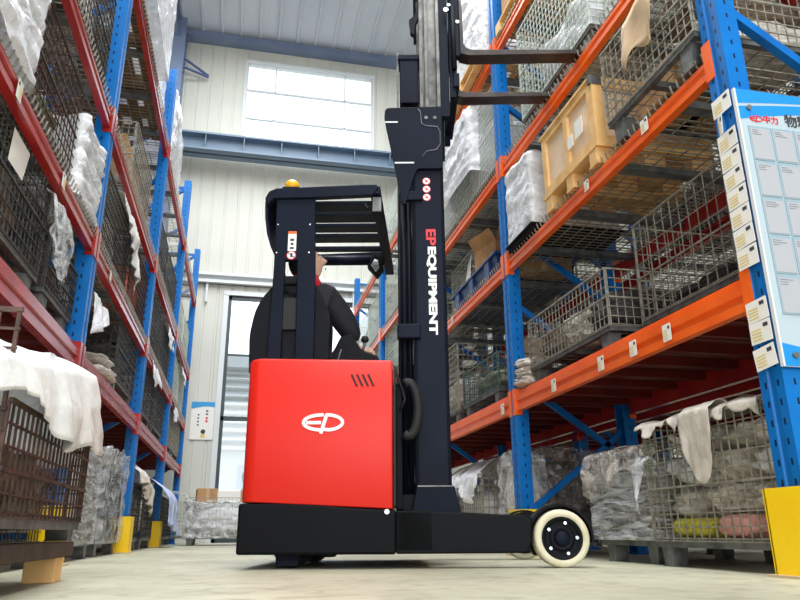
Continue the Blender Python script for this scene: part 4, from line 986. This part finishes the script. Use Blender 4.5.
# seat back shell
shell = rounded([(-1.60,1.00),(-1.17,1.00),(-1.165,1.32),(-1.20,1.42),(-1.26,1.515),(-1.48,1.505),(-1.53,1.46),(-1.585,1.36),(-1.61,1.21)], [0,0,.04,.05,.04,.04,.05,.05,.04], 3)
tp(MB().prism(shell, 'y', .14, .34), 'seat_back_shell', 'plastic', bevel=.02, seg=3)
tp(MB().box(-1.43,-1.35,.12,.139,1.235,1.42), 'recess_panel', 'rubber', bevel=.003)
tp(MB().box(-1.45,-1.33,.12,.20,1.50,1.555), 'head_rest', 'plastic', bevel=.012)
tp(MB().box(-1.56,-1.22,.34,.42,.98,1.50), 'seat_backrest', 'plastic', bevel=.03, seg=3)
tp(MB().box(-1.57,-1.20,.36,.82,.84,.96), 'seat_cushion', 'plastic', bevel=.03, seg=3)
tp(MB().box(-1.50,-1.28,.44,.72,.45,.84), 'seat_pedestal', 'plastic', bevel=.01)
# control console with levers and wheel
cs = tp(MB().prism([(-1.20,1.0),(-1.20,1.14),(-1.16,1.20),(-1.125,1.275),(-1.06,1.285),(-1.0,1.19),(-.90,1.15),(-.90,1.0)], 'y', .40, .78), 'control_console', 'plastic', bevel=.012)
MB().cyl((-1.00,.47,1.19),(-.985,.47,1.255),.008,10).build('lever', 'channel', cs)
MB().lathe([(.0,-.02),(.02,-.014),(.024,.0),(.018,.018),(.0,.024)], (-.985,.47,1.27), 'z', 16).build('lever_knob', 'rubber', cs)
MB().bar((-1.15,.40,1.08),(-1.12,.395,1.19),.008).build('cable', 'chrome', cs)
# hardware between body and mast
tp(MB().box(-.80,-.765,.22,.98,.28,.95), 'battery_cover', 'plastic', bevel=.006)
tp(MB().tube([(-.80,.2,1.04),(-.79,.2,.98),(-.77,.2,.93),(-.75,.2,.86),(-.775,.2,.80)], .008), 'hydraulic_hose', 'rubber')
hs = [(-.755+.055*math.cos(t_)+.02, .17, .80+.145*math.sin(t_)) for t_ in [math.radians(d) for d in range(110,-130,-16)]]
tp(MB().tube(hs, .026, 12), 'hydraulic_hose', 'rubber')
# mast: outer channels with flared base
MZ = 2.55
for i, w0 in enumerate((.27, .87)):
    c = MB()
    c.box(-.695,-.50,w0,w0+.018,.27,MZ) if i == 0 else c.box(-.695,-.50,w0+.082,w0+.10,.27,MZ)
    c.box(-.695,-.672,w0,w0+.10,.27,MZ).box(-.522,-.50,w0,w0+.10,.27,MZ)
    om = tp(c, 'outer_mast_rail', 'mast', bevel=.003)
    if i == 0:
        MB().prism([(-.715,.262),(-.455,.262),(-.488,.40),(-.69,.40)], 'y', w0-.018, w0).build('base_flare', 'mast', om, bevel=.003)
        MB().box(-.685,-.492,w0-.02,w0-.012,.398,.404).build('weld_seam', 'channel', om)
        t1 = text('red_lettering', 'EP', .078, 'redprint', om, (-.585, w0-.002, 1.848), (PI/2, PI/2, 0), sx=1.12, offset=.0022)
        t2 = text('white_lettering', 'EQUIPMENT', .078, 'white', om, (-.585, w0-.002, 1.514), (PI/2, PI/2, 0), sx=1.0, offset=.0035)
        def fit(o, length, h):
            xs = [v.co.x for v in o.data.vertices]; ys = [v.co.y for v in o.data.vertices]
            cx, cy = (min(xs)+max(xs))/2, (min(ys)+max(ys))/2
            for v in o.data.vertices: v.co.x = (v.co.x-cx)*length/(max(xs)-min(xs)); v.co.y = (v.co.y-cy)*h/(max(ys)-min(ys))
        fit(t1, .105, .058); fit(t2, .545, .058)
        for zz in (2.225, 2.17, 2.115):
            sk = MB().cyl((-.605,w0-.001,zz),(-.605,w0+.001,zz),.0245,24).build('round_sticker', 'redprint', om)
            MB().cyl((-.605,w0-.002,zz),(-.605,w0-.001,zz),.021,24).build('sticker_face', 'white', om)
            MB().bar((-.618,w0-.003,zz+.012),(-.592,w0-.003,zz-.012),.001,.004).box(-.612,-.598,w0-.003,w0-.002,zz-.008,zz+.006).build('sticker_mark', 'redprint', om)
        for s_ in (-.645,-.56): MB().cyl((s_,w0-.002,1.09),(s_,w0,1.09),.004,8).build('rivet', 'rubber', om)
for zz in (.45, 1.2, 2.1): tp(MB().box(-.69,-.64,.37,.87,zz,zz+.10), 'mast_cross_member', 'mast', bevel=.004)
# clamps around the hose bundle
tp(MB().box(-.79,-.655,.235,.30,1.215,1.30), 'mast_clamp', 'mast', bevel=.008)
tp(MB().box(-.745,-.63,.25,.29,2.09,2.15).box(-.765,-.74,.25,.27,2.07,2.16), 'mast_clamp', 'mast', bevel=.004)
tp(MB().cyl((-.745,.40,.30),(-.745,.40,2.36),.022,16), 'lift_cylinder', 'mast')
tp(MB().cyl((-.715,.33,.30),(-.715,.33,2.36),.010,10), 'hydraulic_pipe', 'plastic')
tp(MB().cyl((-.775,.36,.30),(-.775,.36,2.36),.009,10), 'hydraulic_pipe', 'plastic')
tp(MB().cyl((-.745,.78,.30),(-.745,.78,2.36),.022,16), 'lift_cylinder', 'mast')
tp(MB().box(-.80,-.68,.30,.88,.28,.36), 'cylinder_foot', 'plastic')
# upper bracket plate
bp = rounded([(-.865,2.66),(-.86,2.735),(-.50,2.745),(-.50,2.30),(-.66,2.30),(-.69,2.22),(-.735,2.06),(-.755,2.06)], [.02,.03,.0,.03,.02,.03,.0,.0], 4)
bpo = tp(MB().prism(bp, 'y', .245, .268), 'mast_bracket_plate', 'mast', bevel=.003)
MB().box(-.86,-.78,.243,.246,2.625,2.635).build('bracket_slot', 'alu', bpo)
MB().box(-.80,-.68,.243,.246,2.335,2.345).build('bracket_slot', 'alu', bpo)
MB().tube([(-.65,.243,2.725),(-.635,.243,2.70),(-.63,.243,2.62),(-.60,.243,2.60),(-.53,.243,2.595),(-.515,.243,2.56),(-.515,.243,2.47),(-.54,.243,2.43),(-.60,.243,2.42),(-.63,.243,2.38)], .003, 6).build('weld_seam', 'channel', bpo)
for s_, z_ in ((-.60,2.66),(-.545,2.66)): MB().cyl((s_,.24,z_),(s_,.245,z_),.012,10).build('bolt', 'channel', bpo)
# inner rails (telescoped up)
for i, w0 in enumerate((.30, .83)):
    ir = MB().box(-.635,-.50,w0+.045,w0+.06,2.2,4.75).box(-.635,-.612,w0,w0+.1,2.2,4.75).box(-.523,-.50,w0,w0+.1,2.2,4.75).box(-.60,-.575,w0+.02,w0+.045,2.2,4.75)
    tp(ir, 'inner_mast_rail', 'worn', bevel=.002)
    ir2 = MB().box(-.50,-.44,w0+.02,w0+.08,2.72,4.6); tp(ir2, 'inner_mast_rail', 'mast', bevel=.002)
tp(MB().box(-.635,-.50,.32,.92,4.60,4.72), 'mast_cross_member', 'mast')
bx = tp(MB().box(-.765,-.64,.33,.45,2.83,3.19).box(-.775,-.63,.32,.46,3.16,3.20), 'cylinder_housing', 'mast', bevel=.006)
tp(MB().cyl((-.72,.39,2.70),(-.72,.39,2.86),.024,14), 'cylinder_collar', 'plastic')
tp(MB().cyl((-.72,.39,2.36),(-.72,.39,2.78),.014,14), 'piston_rod', 'chrome')
chn = MB()
for k in range(48):
    zz = 2.40+k*.0175; chn.box(-.785,-.772,.35,.36 if k % 2 else .366,zz,zz+.012)
tp(chn, 'lift_chain', 'channel')
tp(MB().prism([(-.66,3.70),(-.64,3.62),(-.66,3.50),(-.70,3.46),(-.69,3.36),(-.665,3.34),(-.66,3.42),(-.635,3.48),(-.635,3.70)], 'y', .30, .34), 'hose_bracket', 'plastic')
tp(MB().cyl((-.66,.345,3.3),(-.66,.345,4.7),.010,10), 'hydraulic_pipe', 'plastic')
# carriage and forks
def tpc(mb_, name, m, **k): return tp(mb_, name, m, loc=(.025,0,0), **k)
cr = MB().box(-.44,-.40,.28,.94,2.92,3.02).box(-.44,-.40,.28,.94,3.50,3.60).box(-.46,-.42,.30,.34,2.85,4.1).box(-.46,-.42,.88,.92,2.85,4.1)
tp(cr, 'fork_carriage', 'mast', bevel=.004, loc=(.025,0,0))
tpc(MB().box(-.45,-.385,.275,.33,3.15,3.85), 'side_shift_cylinder', 'mast', bevel=.01)
tpc(MB().cyl((-.43,.285,3.05),(-.43,.285,3.55),.018,12), 'hydraulic_pipe', 'plastic')
tpc(MB().cyl((-.475,.27,3.52),(-.475,.285,3.52),.018,12).cyl((-.455,.27,3.56),(-.455,.285,3.56),.012,12), 'chain_pin', 'chrome')
tpc(MB().cyl((-.40,.27,3.42),(-.40,.275,3.42),.014,6).cyl((-.40,.27,3.72),(-.40,.275,3.72),.014,6), 'bolt', 'chrome')
for w0 in (.30, .775):
    fk = MB()
    prof = [(-.40,3.62),(-.365,3.62),(-.362,3.27),(-.345,3.235),(-.31,3.22),(.42,3.215),(.50,3.205),(.51,3.195),(.38,3.185),(-.33,3.175),(-.385,3.19),(-.40,3.23)]
    fk.prism(prof, 'y', w0, w0+.105)
    fo = tpc(fk, 'fork', 'forksteel', bevel=.003)

# ---------------------------------------------------------------- operator
def skin_mesh(name, nodes, edges, m, parent, sub=2, root=0):
    me = bpy.data.meshes.new(name); me.from_pydata([n_[0] for n_ in nodes], edges, [])
    o = bpy.data.objects.new(name+'_rig', me); COL.objects.link(o)
    sk = o.modifiers.new('s','SKIN'); sk.use_smooth_shade = True
    sb_ = o.modifiers.new('u','SUBSURF'); sb_.levels = sub; sb_.render_levels = sub
    for i, n_ in enumerate(nodes):
        r_ = n_[1]; me.skin_vertices[0].data[i].radius = r_ if isinstance(r_, tuple) else (r_, r_)
        me.skin_vertices[0].data[i].use_root = (i == root)
    bpy.context.view_layer.update()
    e_ = bpy.data.meshes.new_from_object(o.evaluated_get(bpy.context.evaluated_depsgraph_get()))
    bpy.data.objects.remove(o); e_.name = name; e_.materials.clear(); e_.materials.append(M[m])
    for p_ in e_.polygons: p_.use_smooth = True
    q = bpy.data.objects.new(name, e_); COL.objects.link(q); q.parent = parent; return q
# operator root at the seat, in truck coordinates turned into world
def tw(s_, w_, z_=0): 
    return Vector((1.54+math.cos(AT)*s_-math.sin(AT)*w_, 3.35+math.sin(AT)*s_+math.cos(AT)*w_, z_))
OP = empty('person', tw(-1.385,.55,.96), AT, 'operator in a black jacket with red collar seated in the reach truck, looking up right', 'person')
# local coords: x = truck front, y = away from the camera, z up, origin at seat
B = [((0,0,.10),.13), ((0,-.01,.32),.125), ((.01,0,.53),(.11,.075)), ((.02,.01,.655),.050), ((.03,.015,.72),.048),
     ((.155,0,.55),.035), ((.275,.06,.42),.036), ((.335,.10,.305),.030), ((.37,.11,.285),.032),
     ((-.15,0,.54),.035), ((-.20,.10,.34),.038), ((-.12,.28,.24),.034), ((-.10,.33,.24),.032),
     ((.09,.06,.06),.09), ((.10,.42,.07),.07), ((.10,.48,-.33),.05), ((.10,.52,-.44),.045),((.10,.62,-.46),.035),
     ((-.09,.06,.06),.09), ((-.10,.42,.07),.07), ((-.10,.48,-.33),.05), ((-.10,.52,-.44),.045),((-.10,.62,-.46),.035)]
Eg = [(0,1),(1,2),(2,3),(3,4),(2,5),(5,6),(6,7),(7,8),(2,9),(9,10),(10,11),(11,12),(0,13),(13,14),(14,15),(15,16),(16,17),(0,18),(18,19),(19,20),(20,21),(21,22)]
bd = skin_mesh('body', B, Eg, 'skin', OP)
# fingers on the lever hand and the wheel hand
fin = []
def finger_set(cx, cy, cz, sx_, m_=1):
    lens = (.070,.078,.072,.058)
    for k in range(4):
        y_ = cy-.028+k*.019
        n_ = [((cx,y_,cz+.012),.0095), ((cx+sx_*lens[k]*.45,y_,cz+.016),.009), ((cx+sx_*lens[k]*.8,y_,cz-.004),.0085), ((cx+sx_*lens[k]*.85,y_,cz-.026),.0075)]
        skin_mesh('finger', n_, [(0,1),(1,2),(2,3)], 'skin', bd, 1)
    skin_mesh('thumb', [((cx-sx_*.01,cy-.034,cz),.011),((cx+sx_*.025,cy-.052,cz-.006),.010),((cx+sx_*.05,cy-.050,cz-.016),.0085)], [(0,1),(1,2)], 'skin', bd, 1)
finger_set(.385,.11,.28,1); finger_set(-.10,.345,.235,1)
# head: shaped ellipsoid with brow, nose, chin, facing +x and tipped up
def head_mesh():
    bm = bmesh.new(); bmesh.ops.create_uvsphere(bm, u_segments=40, v_segments=28, radius=1)
    for v in bm.verts:
        x_, y_, z_ = v.co
        fx = x_*.098; fy = y_*.076; fz = z_*.118
        if z_ < 0: fy *= 1+.25*z_; fx *= (1+.12*z_) if x_ > 0 else (1+.42*z_)
        if x_ > 0:
            f_ = max(0, x_)
            def g_(cy, cz, sy_, sz_, a): return a*math.exp(-((y_-cy)/sy_)**2-((z_-cz)/sz_)**2)*f_
            fx += g_(0,-.10,.16,.20,.030) + g_(0,-.22,.20,.10,.014)      # nose
            fx += g_(0,.18,.55,.10,.007)                                    # brow
            fx -= g_(.36,.03,.18,.12,.010) + g_(-.36,.03,.18,.12,.010)      # eye sockets
            fx += g_(0,-.50,.28,.06,.009) + g_(0,-.62,.26,.06,.008) - g_(0,-.56,.30,.03,.007)   # lips
            fx += g_(0,-.85,.35,.14,.014)                                   # chin
        v.co = (fx, fy, fz)
    for sy_ in (-1,1):   # ears
        r_ = bmesh.ops.create_uvsphere(bm, u_segments=12, v_segments=8, radius=1)
        for v in r_['verts']: v.co = Vector((v.co.x*.018-.008, sy_*(.074+.0)+v.co.y*.008, v.co.z*.030-.008))
    me = bpy.data.meshes.new('head'); bm.to_mesh(me); bm.free()
    for p_ in me.polygons: p_.use_smooth = True
    me.materials.append(M['skin']); return me
hd = bpy.data.objects.new('head', head_mesh()); COL.objects.link(hd); hd.parent = bd
hd.location = (.020,.015,.835); hd.rotation_euler = (0, math.radians(-20), math.radians(8))
for sy_ in (-1,1):
    MB().lathe([(0,.010),(.007,.007),(.010,0),(.007,-.007),(0,-.010)], (.083, sy_*.030, .006), 'z', 12).build('eye', 'white', hd)
    MB().lathe([(0,.005),(.0045,0),(0,-.005)], (.0925, sy_*.030, .006), 'z', 10).build('iris', 'hair', hd)
    MB().bar((.094, sy_*.014, .024), (.084, sy_*.046, .026), .006, .005).build('eyebrow', 'hair', hd)
MB().bar((.104,-.02,-.066),(.104,.02,-.066),.004,.003).build('mouth', 'collar', hd)
bm = bmesh.new(); bmesh.ops.create_uvsphere(bm, u_segments=36, v_segments=24, radius=1)
for v in bm.verts:
    x_, y_, z_ = v.co; v.co = (x_*.108-.006, y_*.086, z_*.124+.006)
    v.co += Vector((1,1,1))*0 + v.co.normalized()*.004*noise.noise(v.co*60)
kill = [v for v in bm.verts if (v.co.x > .045 and v.co.z < .062) or (v.co.x > .0 and v.co.z < .005) or v.co.z < -.075]
bmesh.ops.delete(bm, geom=kill, context='VERTS')
me = bpy.data.meshes.new('hair'); bm.to_mesh(me); bm.free(); me.materials.append(M['hair'])
for p_ in me.polygons: p_.use_smooth = True
hr = bpy.data.objects.new('hair', me); COL.objects.link(hr); hr.parent = hd
sd = hr.modifiers.new('t','SOLIDIFY'); sd.thickness = .006
JN = [((0,0,.06),(.17,.13)), ((0,-.01,.32),(.16,.125)), ((.01,0,.56),(.18,.12)), ((.02,.01,.66),.085),
      ((.165,0,.60),.095), ((.28,.06,.44),.080), ((.34,.10,.33),.056),
      ((-.18,0,.55),.082), ((-.215,.10,.34),.064), ((-.13,.27,.245),.046)]
skin_mesh('jacket', JN, [(0,1),(1,2),(2,3),(2,4),(4,5),(5,6),(2,7),(7,8),(8,9)], 'jacket', OP)['label'] = 'black jacket'
TN = [((0,.02,.04),(.17,.13)), ((.09,.10,.055),.10), ((.10,.42,.07),.085), ((.10,.48,-.33),.065), ((.10,.50,-.40),.06), ((-.09,.10,.055),.10), ((-.10,.42,.07),.085), ((-.10,.48,-.33),.065), ((-.10,.50,-.40),.06)]
skin_mesh('trousers', TN, [(0,1),(1,2),(2,3),(3,4),(0,5),(5,6),(6,7),(7,8)], 'jacket', OP)
MB().lathe([(.072,.0),(.098,-.045),(.125,-.085),(.118,-.10),(.085,-.06),(.064,-.0)], (.02,.01,.752), 'z', 28).build('collar', 'collar', OP)['label'] = 'red collar'
for s_ in (-.10,.10): MB().prism([(.47,-.50),(.70,-.50),(.70,-.46),(.62,-.42),(.50,-.40),(.46,-.42)], 'x', s_-.045, s_+.045).build('shoe', 'rubber', OP, bevel=.012)
